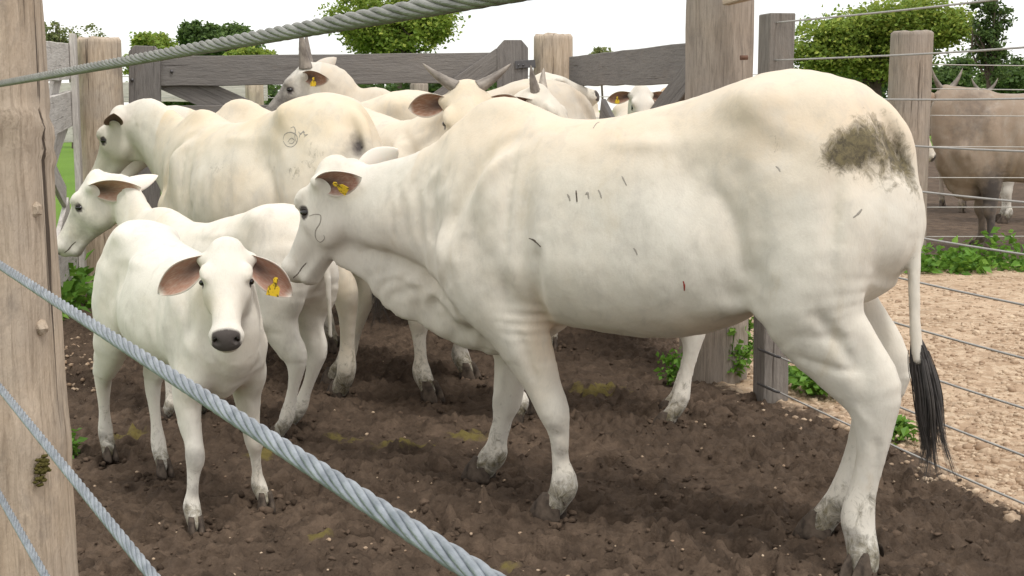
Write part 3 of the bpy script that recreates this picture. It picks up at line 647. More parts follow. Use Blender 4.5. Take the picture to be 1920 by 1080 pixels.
# ------------------------------------------------------------------ cattle: signed-distance sculpting
class Field:
    def __init__(self, lo, hi, h):
        self.gain = 1.0; self.h = h; self.lo = np.array(lo, float)
        self.n = np.ceil((np.array(hi) - self.lo) / h).astype(int) + 1
        self.D = np.full(self.n, 0.12, np.float32)
    def box(self, lo, hi):
        a = np.clip(np.floor((lo - self.lo) / self.h).astype(int), 0, self.n)
        b = np.clip(np.ceil((hi - self.lo) / self.h).astype(int) + 1, 0, self.n)
        return a, b
    def pts(self, a, b):
        g = [(self.lo[i] + self.h * np.arange(a[i], b[i])).astype(np.float32) for i in range(3)]
        return g[0][:, None, None], g[1][None, :, None], g[2][None, None, :]
    def crease(self, pts, r, amp, side):
        """groove (amp < 0) or ridge along a side-view polyline of (x, z), on one side of the body"""
        pts = np.asarray(pts, float); R = 2.4 * r
        a, b = self.box(np.array([pts[:, 0].min() - R, 0.03 if side > 0 else -0.6, pts[:, 1].min() - R]), np.array([pts[:, 0].max() + R, 0.6 if side > 0 else -0.03, pts[:, 1].max() + R]))
        if np.any(b <= a): return
        X, Y, Z = self.pts(a, b); dm = np.full((b[0] - a[0], 1, b[2] - a[2]), 9.0, np.float32)
        sp = catmull(np.c_[pts, np.zeros(len(pts))], 4)
        for p, q in zip(sp[:-1], sp[1:]):
            ux, uz = q[0] - p[0], q[1] - p[1]; L2 = ux * ux + uz * uz + 1e-9
            s = np.clip(((X - p[0]) * ux + (Z - p[1]) * uz) / L2, 0, 1)
            dm = np.minimum(dm, np.hypot(X - p[0] - s * ux, Z - p[1] - s * uz))
        ex = np.minimum(1, np.minimum(np.hypot(X - pts[0, 0], Z - pts[0, 1]), np.hypot(X - pts[-1, 0], Z - pts[-1, 1])) / (2.5 * r))
        self.D[tuple(slice(a[j], b[j]) for j in range(3))] -= (amp * self.gain * np.exp(-(dm / r) ** 2) * ex).astype(np.float32)
    def chain(self, st, k=0.03, lat=(0, 1, 0), sub=3, egg=0.0, pw=2.0):
        """st rows: x y z rm rn ; rm across (tangent x lat), rn along lat"""
        st = catmull(st, sub); lat = np.asarray(lat, float)
        mg = max(k, 0.03)
        R = np.maximum(st[:, 3], st[:, 4])
        lo = (st[:, :3] - R[:, None]).min(0) - mg; hi = (st[:, :3] + R[:, None]).max(0) + mg
        a, b = self.box(lo, hi)
        if np.any(b <= a): return
        T = np.full(b - a, 0.12, np.float32)
        for i in range(len(st) - 1):
            p, q = st[i], st[i + 1]
            d = q[:3] - p[:3]; L = np.linalg.norm(d)
            if L < 1e-6: continue
            t = d / L
            l = lat - t * (lat @ t); l /= np.linalg.norm(l); m = np.cross(t, l)
            r = max(R[i], R[i + 1]) + mg
            a2, b2 = self.box(np.minimum(p[:3], q[:3]) - r, np.maximum(p[:3], q[:3]) + r)
            a2 = np.maximum(a2, a); b2 = np.minimum(b2, b)
            if np.any(b2 <= a2): continue
            X, Y, Z = self.pts(a2, b2)
            X = X - np.float32(p[0]); Y = Y - np.float32(p[1]); Z = Z - np.float32(p[2])
            u = X * np.float32(t[0]) + Y * np.float32(t[1]) + Z * np.float32(t[2])
            s = np.clip(u / np.float32(L), 0, 1)
            qt = u - s * np.float32(L)
            qm = X * np.float32(m[0]) + Y * np.float32(m[1]) + Z * np.float32(m[2])
            qn = X * np.float32(l[0]) + Y * np.float32(l[1]) + Z * np.float32(l[2])
            rm = np.float32(p[3]) + s * np.float32(q[3] - p[3])
            rn = np.float32(p[4]) + s * np.float32(q[4] - p[4])
            if egg: rn = rn * (1 + np.float32(egg) * np.clip(qm / rm, -1.2, 1.2))
            rt = np.minimum(rm, rn) * np.float32(0.9)
            x1 = qm / rm; x2 = qn / rn; x3 = qt / rt
            if pw == 2.0:
                k0 = np.sqrt(x1 * x1 + x2 * x2 + x3 * x3) + np.float32(1e-5)
                k1 = np.sqrt((x1 / rm) ** 2 + (x2 / rn) ** 2 + (x3 / rt) ** 2) + np.float32(1e-4)
                dd = k0 * (k0 - 1) / k1
            else:
                x1, x2, x3 = np.abs(x1) + 1e-4, np.abs(x2) + 1e-4, np.abs(x3) + 1e-4
                k0 = (x1 ** pw + x2 ** pw + x3 ** pw) ** np.float32(1 / pw)
                g_ = np.sqrt((x1 ** (pw - 1) / rm) ** 2 + (x2 ** (pw - 1) / rn) ** 2 + (x3 ** (pw - 1) / rt) ** 2) * k0 ** (1 - pw)
                dd = (k0 - 1) / g_
            sl = tuple(slice(a2[j] - a[j], b2[j] - a[j]) for j in range(3))
            T[sl] = np.minimum(T[sl], dd)
        self._merge(a, b, T, k)
    def _merge(self, a, b, T, k, sub=False):
        sl = tuple(slice(a[j], b[j]) for j in range(3))
        D = self.D[sl]
        if sub:
            T = -T
            hh = np.clip(0.5 - 0.5 * (D - T) / k, 0, 1)
            self.D[sl] = D * (1 - hh) + T * hh + k * hh * (1 - hh)
        else:
            hh = np.clip(0.5 + 0.5 * (D - T) / k, 0, 1)
            self.D[sl] = D * (1 - hh) + T * hh - k * hh * (1 - hh)
    def ball(self, c, r, k=0.03, sub=False, rot=None):
        c = np.asarray(c, float); r = np.asarray(r, float) * np.ones(3)
        mg = max(k, 0.02) * 1.5; R = r.max() + mg
        a, b = self.box(c - R, c + R)
        if np.any(b <= a): return
        X, Y, Z = self.pts(a, b); X = X - c[0]; Y = Y - c[1]; Z = Z - c[2]
        if rot is not None:
            X, Y, Z = (X * rot[0][i] + Y * rot[1][i] + Z * rot[2][i] for i in range(3))
        k0 = np.sqrt((X / r[0]) ** 2 + (Y / r[1]) ** 2 + (Z / r[2]) ** 2) + 1e-5
        k1 = np.sqrt((X / r[0] ** 2) ** 2 + (Y / r[1] ** 2) ** 2 + (Z / r[2] ** 2) ** 2) + 1e-4
        self._merge(a, b, (k0 * (k0 - 1) / k1).astype(np.float32), k, sub)
    def push(self, c, r, amp):
        """raise (amp > 0) or hollow (amp < 0) the surface by a soft bump"""
        c = np.asarray(c, float); r = np.asarray(r, float) * np.ones(3)
        a, b = self.box(c - 2.6 * r, c + 2.6 * r)
        if np.any(b <= a): return
        X, Y, Z = self.pts(a, b)
        g = np.exp(-(((X - c[0]) / r[0]) ** 2 + ((Y - c[1]) / r[1]) ** 2 + ((Z - c[2]) / r[2]) ** 2))
        self.D[tuple(slice(a[j], b[j]) for j in range(3))] -= (amp * self.gain * g).astype(np.float32)
    def mesh(self, smooth=2):
        D = self.D; s = D < 0
        n0, n1, n2 = D.shape
        cnt = np.zeros((n0 - 1, n1 - 1, n2 - 1), np.int8)
        cor = [(i, j, k) for i in (0, 1) for j in (0, 1) for k in (0, 1)]
        for (i, j, k) in cor: cnt += s[i:n0 - 1 + i, j:n1 - 1 + j, k:n2 - 1 + k]
        act = np.argwhere((cnt > 0) & (cnt < 8))
        idx = np.full(cnt.shape, -1, np.int32); idx[tuple(act.T)] = np.arange(len(act))
        vals = np.stack([D[act[:, 0] + i, act[:, 1] + j, act[:, 2] + k] for (i, j, k) in cor], 1)
        P = np.zeros((len(act), 3)); N = np.zeros(len(act))
        for e in range(8):
            for g in range(e + 1, 8):
                ce, cg = np.array(cor[e]), np.array(cor[g])
                if np.abs(ce - cg).sum() != 1: continue
                va, vb = vals[:, e], vals[:, g]
                x = (va < 0) != (vb < 0)
                t = np.where(x, va / np.where(x, va - vb, 1), 0)
                P += np.where(x[:, None], ce + (cg - ce) * t[:, None], 0); N += x
        V = (act + P / N[:, None]) * self.h + self.lo
        Fs = []
        for ax in range(3):
            o1, o2 = [(1, 2), (2, 0), (0, 1)][ax]
            A = s; sl1 = [slice(None)] * 3; sl2 = [slice(None)] * 3
            sl1[ax] = slice(0, -1); sl2[ax] = slice(1, None)
            ch = A[tuple(sl1)] != A[tuple(sl2)]
            e = np.argwhere(ch)
            ok = (e[:, o1] > 0) & (e[:, o2] > 0) & (e[:, o1] < D.shape[o1] - 1) & (e[:, o2] < D.shape[o2] - 1)
            e = e[ok]; ins = s[tuple(e.T)]
            def cell(d1, d2):
                c = e.copy(); c[:, o1] -= d1; c[:, o2] -= d2; return idx[tuple(c.T)]
            q = np.stack([cell(1, 1), cell(0, 1), cell(0, 0), cell(1, 0)], 1)
            q[~ins] = q[~ins][:, ::-1]
            Fs.append(q)
        Fq = np.concatenate(Fs)
        E_ = np.concatenate([Fq[:, [0, 1]], Fq[:, [1, 2]], Fq[:, [2, 3]], Fq[:, [3, 0]]])
        for it in range(smooth):
            lam = 0.5 if it % 2 == 0 else -0.45
            acc = np.zeros_like(V); c = np.zeros(len(V))
            for k in range(3): acc[:, k] = np.bincount(E_[:, 0], V[E_[:, 1], k], len(V)) + np.bincount(E_[:, 1], V[E_[:, 0], k], len(V))
            c = np.bincount(E_[:, 0], minlength=len(V)) + np.bincount(E_[:, 1], minlength=len(V))
            V = V + lam * (acc / np.maximum(c, 1)[:, None] - V)
        return V, Fq

# canonical adult cow, local metres: x forwards from between the hind feet, y to its left, z up
TRUNK = [  # x, top, bottom, half width
    (0.005, 1.290, 1.02, 0.085), (0.045, 1.352, 0.90, 0.135), (0.085, 1.378, 0.78, 0.182), (0.13, 1.392, 0.70, 0.218), (0.195, 1.404, 0.72, 0.230), (0.26, 1.384, 0.715, 0.232),
    (0.34, 1.357, 0.695, 0.232), (0.45, 1.330, 0.650, 0.244), (0.56, 1.304, 0.60, 0.275), (0.72, 1.272, 0.60, 0.285), (0.87, 1.262, 0.605, 0.275),
    (1.0, 1.268, 0.60, 0.248), (1.1, 1.27, 0.57, 0.215), (1.2, 1.24, 0.55, 0.195), (1.29, 1.19, 0.57, 0.155), (1.36, 1.10, 0.64, 0.115)]
FRONT = [(1.20, 0.125, 0.88, 0.165, 0.075), (1.14, 0.15, 0.75, 0.150, 0.085), (1.075, 0.15, 0.63, 0.110, 0.072), (1.05, 0.14, 0.51, 0.080, 0.058), (1.045, 0.13, 0.42, 0.056, 0.047),
         (1.050, 0.13, 0.345, 0.053, 0.050), (1.035, 0.13, 0.275, 0.034, 0.033), (1.03, 0.13, 0.18, 0.030, 0.029), (1.022, 0.13, 0.112, 0.046, 0.043), (1.05, 0.13, 0.062, 0.040, 0.040), (1.07, 0.13, 0.03, 0.038, 0.038)]
HIND = [(0.13, 0.13, 1.10, 0.215, 0.090), (0.10, 0.155, 0.94, 0.220, 0.100), (0.095, 0.16, 0.80, 0.175, 0.090), (0.045, 0.155, 0.68, 0.128, 0.074), (-0.03, 0.15, 0.585, 0.098, 0.058),
        (-0.08, 0.145, 0.51, 0.082, 0.049), (-0.088, 0.14, 0.43, 0.053, 0.043), (-0.08, 0.14, 0.34, 0.038, 0.033), (-0.065, 0.14, 0.25, 0.036, 0.031), (-0.05, 0.14, 0.16, 0.046, 0.042),
        (-0.03, 0.14, 0.10, 0.042, 0.041), (0.0, 0.14, 0.062, 0.042, 0.041), (0.015, 0.14, 0.03, 0.040, 0.040)]
HEAD = [  # s along the face (0 poll, 1 lips), dorsal, ventral, half width   (for a head 0.46 long)
    (0.085, -0.006, -0.135, 0.083), (0.14, 0.006, -0.168, 0.092), (0.22, 0.015, -0.198, 0.097), (0.32, 0.016, -0.222, 0.097), (0.42, 0.010, -0.222, 0.093),
    (0.53, 0.002, -0.195, 0.074), (0.64, -0.005, -0.165, 0.060), (0.75, -0.010, -0.145, 0.054), (0.85, -0.014, -0.134, 0.055), (0.93, -0.022, -0.128, 0.061), (0.985, -0.042, -0.112, 0.054)]

class HeadFrame:
    """origin at the poll; a = along the face to the lips, d = dorsal, l = to the animal's left"""
    def __init__(self, poll, pitch, yaw, roll, size):
        p, y = math.radians(pitch), math.radians(yaw)
        f = np.array([math.cos(y), math.sin(y), 0.0]); z = np.array([0, 0, 1.0])
        self.a = f * math.cos(p) - z * math.sin(p)
        self.d = f * math.sin(p) + z * math.cos(p)
        self.l = np.cross(z, f)
        r = math.radians(roll)
        l2 = self.l * math.cos(r) + self.d * math.sin(r); d2 = self.d * math.cos(r) - self.l * math.sin(r)
        self.l, self.d = l2, d2
        self.o = np.array(poll, float); self.L = size; self.k = size / 0.46
    def p(self, s, d=0.0, l=0.0):
        return self.o + self.a * (s * self.L) + (self.d * d + self.l * l) * self.k
    def v(self, a, d, l):
        return unit(self.a * a + self.d * d + self.l * l)

def build_body(P):
    """returns V, F, mask, HeadFrame for the parameter dict P"""
    sx, sy, sz = P.get('trunk_scale', (1, 1, 1)); depth = P.get('depth', 1.0)
    h = P.get('res', 0.015); hf = HeadFrame(P['poll'], P['pitch'], P.get('yaw', 0), P.get('roll', 0), P.get('head', 0.44))
    tip = hf.p(1.0, -0.05); ES = P.get('eye_s', 0.405)
    lo = np.array([-0.32 * sx, -0.42, -0.05]); hi = np.array([1.5 * sx, 0.42, 1.5 * sz])
    for q in (hf.p(0), tip, hf.p(0.3, -0.25)):
        lo = np.minimum(lo, q - 0.16); hi = np.maximum(hi, q + 0.16)
    for leg in P['legs']:
        lo = np.minimum(lo, np.array(leg)[:, :3].min(0) - 0.1); hi = np.maximum(hi, np.array(leg)[:, :3].max(0) + 0.1)
    f = Field(lo, hi, h); f.gain = sy ** 1.5
    def dz(x, z):       # shallower trunk for young animals, measured from the back line
        top = np.interp(x, [t[0] for t in TRUNK], [t[1] for t in TRUNK]); return (top - (top - z) * depth) * sz
    st = []
    for x, t, b, w in TRUNK:
        b = t - (t - b) * depth
        st.append((x * sx, 0, (t + b) / 2 * sz, (t - b) / 2 * sz, w * sy))
    f.chain(st, 0.02, sub=3, egg=-0.15, pw=2.45)
    k_ = sy
    # bones and muscles on the trunk
    for s in (1, -1):
        f.push((0.26 * sx, s * 0.175 * k_, dz(0.26, 1.33)), (0.10 * sx, 0.09 * k_, 0.06 * sz), 0.040)
        f.ball((-0.035 * sx, s * 0.09 * k_, dz(0.0, 1.175)), (0.05 * sx, 0.042 * k_, 0.055 * sz), 0.06)
    hp = P.get('hump', 1.0)
    f.chain([(1.06 * sx, 0, dz(1.06, 1.235), 0.05 * sz, 0.06 * k_), (1.15 * sx, 0, dz(1.15, 1.235) + 0.02 * hp * sz, 0.065 * sz * hp, 0.065 * k_),
             (1.23 * sx, 0, dz(1.23, 1.225) + 0.012 * hp * sz, 0.075 * sz * hp, 0.062 * k_), (1.31 * sx, 0, dz(1.3, 1.165), 0.07 * sz, 0.06 * k_)], 0.06)
    # legs
    for leg in P['legs']: f.chain(leg, 0.035, sub=3)
    # neck
    n0 = np.array((1.20 * sx, 0, dz(1.2, 0.98))); n3 = hf.p(0.10, -0.095)
    back = -hf.a * 0.45 - hf.d * 0.55
    if 'neck_mid' in P: mids = [np.array(m) for m in P['neck_mid']]
    else:
        L = np.linalg.norm(n3 - n0); c1 = n0 + np.array([0.40 * L, 0, 0.10 * L]); c2 = n3 + back * 0.42 * L
        bz = lambda t: (1 - t) ** 3 * n0 + 3 * t * (1 - t) ** 2 * c1 + 3 * t * t * (1 - t) * c2 + t ** 3 * n3
        mids = [bz(0.25), bz(0.5), bz(0.75)]
    pts = [n0] + mids + [n3]
    r_m = np.array([0.285, 0.225, 0.180, 0.152, 0.105]) * sz * P.get('neck', 1.0) * (0.5 + 0.5 * depth)
    r_n = np.array([0.150, 0.118, 0.098, 0.086, 0.076]) * k_ * P.get('neck', 1.0)
    d = n3 - n0; lat = unit(np.cross([0, 0, 1.0], unit([d[0], d[1], 0.0])))
    f.chain([(*p, a, b) for p, a, b in zip(pts, r_m, r_n)], 0.06, lat=lat, sub=4, egg=-0.12)
    # dewlap: a thin fold of skin from the throat to the brisket
    dw = P.get('dewlap', 1.0)
    if dw > 0:
        if 'dewlap_path' in P: D_ = P['dewlap_path']
        else:
            D_ = [(1.08 * sx, 0, dz(1.08, 0.60), 0.11 * sz, 0.085 * k_), (1.20 * sx, 0, dz(1.2, 0.61), 0.13 * sz * dw, 0.07 * k_)]
            for i, (dr, wd) in enumerate(((0.17, 0.040), (0.14, 0.028), (0.10, 0.024))):
                q = mids[i] - np.array([0, 0, r_m[i + 1] * 0.86])
                D_.append((q[0], q[1], q[2], dr * dw * sz * 0.8, wd * k_))
            q = hf.p(0.42, -0.20); D_.append((q[0], q[1], q[2] + 0.0, 0.04 * sz, 0.022 * k_))
        f.chain(D_, P.get('dewlap_k', 0.035), lat=lat, sub=5)
    # skull
    K = hf.k; st = []
    for s, a, b, w in HEAD:
        q = hf.p(s, (a + b) / 2); st.append((*q, (a - b) / 2 * K, w * K))
    f.chain(st, 0.03, lat=hf.l, sub=3, egg=0.10)
    # jaw, brow, cheek, muzzle
    for s in (1, -1):
        f.ball(hf.p(0.38, -0.160, s * 0.050), np.array((0.075, 0.055, 0.034)) * K, 0.03 * K, rot=np.stack([hf.a, hf.d, hf.l], 1))
        f.ball(hf.p(0.345, -0.016, s * 0.080), np.array((0.042, 0.022, 0.024)) * K, 0.025 * K, rot=np.stack([hf.a, hf.d, hf.l], 1))
        e = hf.p(0.14, -0.066, s * 0.068); o = e + hf.v(-0.35, 0.0, s * 1.0) * 0.035 * K
        f.chain([(*e, 0.032 * K, 0.032 * K), (*o, 0.023 * K, 0.023 * K)], 0.03 * K, lat=hf.d, sub=2)
    f.ball(hf.p(0.055, -0.020), np.array((0.045, 0.028, 0.060)) * K, 0.03 * K, rot=np.stack([hf.a, hf.d, hf.l], 1))
    f.chain([(*hf.p(0.34, -0.185), 0.035 * K, 0.045 * K), (*hf.p(0.62, -0.160), 0.026 * K, 0.036 * K), (*hf.p(0.92, -0.140), 0.022 * K, 0.042 * K)], 0.03 * K, lat=hf.l, sub=2)
    f.ball(hf.p(0.915, -0.132), np.array((0.030, 0.024, 0.038)) * K, 0.02 * K, rot=np.stack([hf.a, hf.d, hf.l], 1))
    f.ball(hf.p(0.94, -0.058), np.array((0.034, 0.042, 0.062)) * K, 0.03 * K, rot=np.stack([hf.a, hf.d, hf.l], 1))
    for s in (1, -1):
        f.ball(hf.p(ES, -0.060, s * 0.104), np.array((0.027, 0.017, 0.015)) * K, 0.010 * K, sub=True, rot=np.stack([hf.a * 0.6 + hf.d * 0.8, hf.d * 0.6 - hf.a * 0.8, hf.l], 1))
        f.ball(hf.p(0.985, -0.048, s * 0.036), np.array((0.02, 0.010, 0.010)) * K, 0.008 * K, sub=True, rot=np.stack([hf.a, hf.d, hf.l], 1))
        f.push(hf.p(0.50, -0.085, s * 0.085), np.array((0.03, 0.03, 0.03)) * K, 0.006 * K)
        f.push(hf.p(0.60, -0.05, s * 0.07), np.array((0.05, 0.02, 0.03)) * K, -0.007 * K)
        f.push(hf.p(0.27, -0.05, s * 0.10), np.array((0.022, 0.022, 0.03)) * K, -0.010 * K)
        if h < 0.012:
            for q in np.linspace(0.80, 1.0, 7): f.push(hf.p(q, -0.112, s * 0.062), 0.011 * K, -0.006)
    # tail
    f.ball((-0.035 * sx, 0, 1.205 * sz), (0.06 * sx, 0.030 * k_, 0.085 * sz), 0.04)
    tl = P.get('tail')
    if tl is not None: f.chain(tl, 0.014, lat=(0, 1, 0), sub=4)
    # soft relief: flank hollow, shoulder groove, ribs, spine
    for s in (1, -1):
        f.push((0.40 * sx, s * 0.27 * k_, dz(0.4, 1.12)), (0.085 * sx, 0.08, 0.10 * sz), -0.052)
        f.push((0.13 * sx, s * 0.24 * k_, dz(0.13, 1.20)), (0.10 * sx, 0.07, 0.07 * sz), -0.022)
        f.push((0.28 * sx, s * 0.24 * k_, dz(0.28, 1.05)), (0.05 * sx, 0.08, 0.16 * sz), -0.022)
        f.push((0.955 * sx, s * 0.27 * k_, dz(0.95, 0.90)), (0.04 * sx, 0.09, 0.22 * sz), -0.030)
        f.push((1.27 * sx, s * 0.19 * k_, dz(1.27, 0.83)), (0.06 * sx, 0.07, 0.07 * sz), 0.034)
        f.push((1.10 * sx, s * 0.23 * k_, dz(1.1, 1.06)), (0.05 * sx, 0.08, 0.15 * sz), 0.026)
        f.push((0.55 * sx, s * 0.27 * k_, dz(0.55, 1.20)), (0.20 * sx, 0.08, 0.030 * sz), 0.020)
        for i in range(6):
            x = 0.52 + 0.075 * i
            f.push((x * sx, s * 0.29 * k_, dz(x, 0.93)), (0.018 * sx, 0.09, 0.17 * sz), P.get('ribs', 0.005))
        f.push((1.02 * sx, s * 0.22 * k_, dz(1.02, 1.0)), (0.016 * sx, 0.08, 0.15 * sz), -0.016)
        f.push((0.20 * sx, s * 0.25 * k_, dz(0.2, 0.86)), (0.03 * sx, 0.08, 0.16 * sz), -0.012)
        f.push((0.0 * sx, s * 0.20 * k_, dz(0.0, 0.98)), (0.022 * sx, 0.08, 0.14 * sz), -0.016)
        f.push((1.36 * sx, s * 0.14 * k_, dz(1.36, 0.92)), (0.05 * sx, 0.07, 0.10 * sz), -0.020)
    for leg in P['legs'][2:]:
        g = np.array(leg); i = int(np.argmin(np.abs(g[:, 2] - 0.60 * sz))); c = g[i]; sg = np.sign(c[1])
        for e in (1, -1):
            f.push((c[0] - 0.055 * sx, c[1] + e * 0.055 * sy, c[2] + 0.03 * sz), (0.022 * sx, 0.035, 0.055 * sz), -0.022)
        f.push((c[0] + 0.14 * sx, c[1] + sg * 0.05, c[2] + 0.13 * sz), (0.05 * sx, 0.06, 0.05 * sz), 0.018)
        f.push((c[0] + 0.03 * sx, c[1] + sg * 0.08 * sy, c[2] + 0.075 * sz), (0.10 * sx, 0.04, 0.016 * sz), -0.006)
    for leg in P['legs'][:2]:
        g = np.array(leg); i = int(np.argmin(np.abs(g[:, 2] - 0.64 * sz))); c = g[i]; sg = np.sign(c[1])
        f.push((c[0] - 0.12 * sx, c[1] + sg * 0.07 * sy, c[2] + 0.03), (0.018 * sx, 0.06, 0.10 * sz), -0.028)
        f.push((c[0] - 0.02 * sx, c[1] + sg * 0.08 * sy, c[2] + 0.10 * sz), (0.025 * sx, 0.05, 0.09 * sz), -0.012)
    for s in (1, -1):
        T_ = lambda pts: [(x * sx, dz(x, z)) for x, z in pts]
        f.crease(T_([(0.985, 1.225), (1.12, 1.149), (1.195, 1.047), (1.25, 0.926), (1.262, 0.822), (1.245, 0.72)]), 0.026, -0.018, s)
        f.crease(T_([(0.985, 1.20), (1.075, 1.13), (1.145, 1.03), (1.185, 0.926), (1.20, 0.83)]), 0.030, 0.014, s)
        f.crease(T_([(0.395, 1.104), (0.329, 1.032), (0.279, 0.959), (0.245, 0.857), (0.20, 0.78)]), 0.030, -0.016, s)
        f.crease(T_([(0.883, 0.90), (0.892, 0.80), (0.90, 0.70), (0.905, 0.62)]), 0.020, -0.016, s)
        f.crease(T_([(0.30, 1.31), (0.20, 1.25), (0.08, 1.20), (-0.04, 1.18)]), 0.040, 0.012, s)
        if P.get('neck_groove'):
            f.crease(P['neck_groove'], 0.022, -0.016, s)
            f.crease([(x, z - 0.055) for x, z in P['neck_groove'][1:]], 0.016, 0.008, s)
            for o_, a_ in ((0.0, -0.007), (0.05, -0.006), (0.105, -0.007), (0.17, -0.005), (0.235, -0.005)):
                f.crease([(1.30 + o_, 1.12 - o_ * 0.3), (1.335 + o_, 0.98), (1.33 + o_, 0.84)], 0.010, a_, s)
    for q in P.get('creases', ()): f.crease(*q)
    for q in P.get('push', ()): f.push(*q)
    V, Fq = f.mesh(4)
    # fine unevenness of the skin
    sd_ = P.get('seed', 0) * 3.1
    fn = np.cross(V[Fq[:, 2]] - V[Fq[:, 0]], V[Fq[:, 3]] - V[Fq[:, 1]]); VN = np.zeros_like(V)
    for c_ in range(3):
        for k3 in range(4): VN[:, c_] += np.bincount(Fq[:, k3], fn[:, c_], len(V))
    VN /= np.linalg.norm(VN, axis=1)[:, None] + 1e-12
    onh = (((V - hf.o) @ hf.a) > -0.02) & (np.linalg.norm(V - hf.p(0.45, -0.1), axis=1) < 0.30 * hf.k)
    am = np.where(onh, 0.25, 1.0) * np.where(V[:, 2] < 0.5 * sz, 0.35, 1.0)
    nz = am * ((fbm(V * 4.2 + sd_, 2) - 0.5) * 0.016 + (fbm(V * 11 + sd_, 3) - 0.5) * 0.009)
    # loose skin on the neck hangs in upright folds
    nk = sstep(1.26 * sx, 1.36 * sx, V[:, 0]) * (~onh) * np.where(V[:, 2] > 0.5 * sz, 1, 0)
    nz += nk * P.get('folds', 0.0028) * (1 - np.abs(VN[:, 2])) * np.sin(np.hypot(V[:, 0], V[:, 1]) * (75 / sx) + V[:, 2] * 9 + fbm(V * 6 + sd_, 2) * 14) * sstep(0.35, 0.6, fbm(V * 3.3 + sd_ + 9, 2))
    # knees and elbows wrinkle
    nz += 0.003 * np.sin(V[:, 2] * 190 + fbm(V * 8, 2) * 8) * np.exp(-((V[:, 2] - 0.64 * sz) / (0.06 * sz)) ** 2) * np.exp(-((V[:, 0] - 0.96 * sx) / (0.07 * sx)) ** 2)
    if h < 0.012:
        z = sstep(0.80, 0.62, V[:, 2]) * sstep(1.12, 1.25, V[:, 0]) * sstep(1.86, 1.75, V[:, 0])
        nz += z * 0.0045 * (np.sin(V[:, 0] * 48 + V[:, 2] * 22 + fbm(V * 5, 2) * 24) * 0.7 + (fbm(V * 26, 2) - 0.5) * 1.2)
    V = V + VN * nz[:, None]
    # pigment / dirt / cream masks
    M = np.zeros((len(V), 3), np.float32)
    rel = V - hf.o; s = rel @ hf.a / hf.L; dd = rel @ hf.d / K; ll = rel @ hf.l / K
    onhead = (np.abs(ll) < 0.14) & (dd > -0.25) & (dd < 0.08) & (s > -0.1) & (s < 1.15)
    M[:, 0] = np.maximum(M[:, 0], P.get('muzzle', 0.8) * onhead * sstep(0.93, 0.985, s + 0.4 * (dd + 0.06)) * sstep(0.060, 0.048, np.abs(ll)) * sstep(-0.094, -0.076, dd))
    if P.get('dark_face'): M[:, 0] = np.maximum(M[:, 0], onhead * P['dark_face'] * sstep(-0.15, 0.62, s + 0.6 * (dd + 0.03)))
    for sg in (1, -1):
        e = np.linalg.norm(V - hf.p(ES, -0.060, sg * 0.094), axis=1) / K
        M[:, 0] = np.maximum(M[:, 0], 0.85 * sstep(0.031, 0.020, e))
    for ch, blobs in (('pig', 0), ('dirt', 1), ('cream', 2)):
        for c, r, a in P.get(ch, ()):
            g = np.exp(-(((V - np.array(c)) / (np.array(r) * np.ones(3))) ** 2).sum(1)) * a
            M[:, blobs] = np.maximum(M[:, blobs], g) if blobs != 1 else np.minimum(M[:, 1] + g, 1.2)
    zz = V[:, 2] / sz
    low = (V[:, 0] < 1.5 * sx)
    M[:, 1] = np.maximum(M[:, 1], low * P.get('mud', 0.80) * sstep(0.20, 0.05, zz + 0.08 * (fbm(V * 11, 2) - 0.5)))
    M[:, 1] = np.maximum(M[:, 1], low * P.get('mud', 0.80) * 0.42 * sstep(0.50, 0.12, zz))
    M[:, 0] = np.maximum(M[:, 0], low * 0.42 * sstep(0.06, 0.0, np.abs(zz - 0.125)) * sstep(0.45, 0.6, fbm(V * 14, 2)))
    M[:, 2] = np.maximum(M[:, 2], P.get('warm', 0.5) * sstep(0.98, 1.3, zz) * low)
    return V, Fq, M, hf

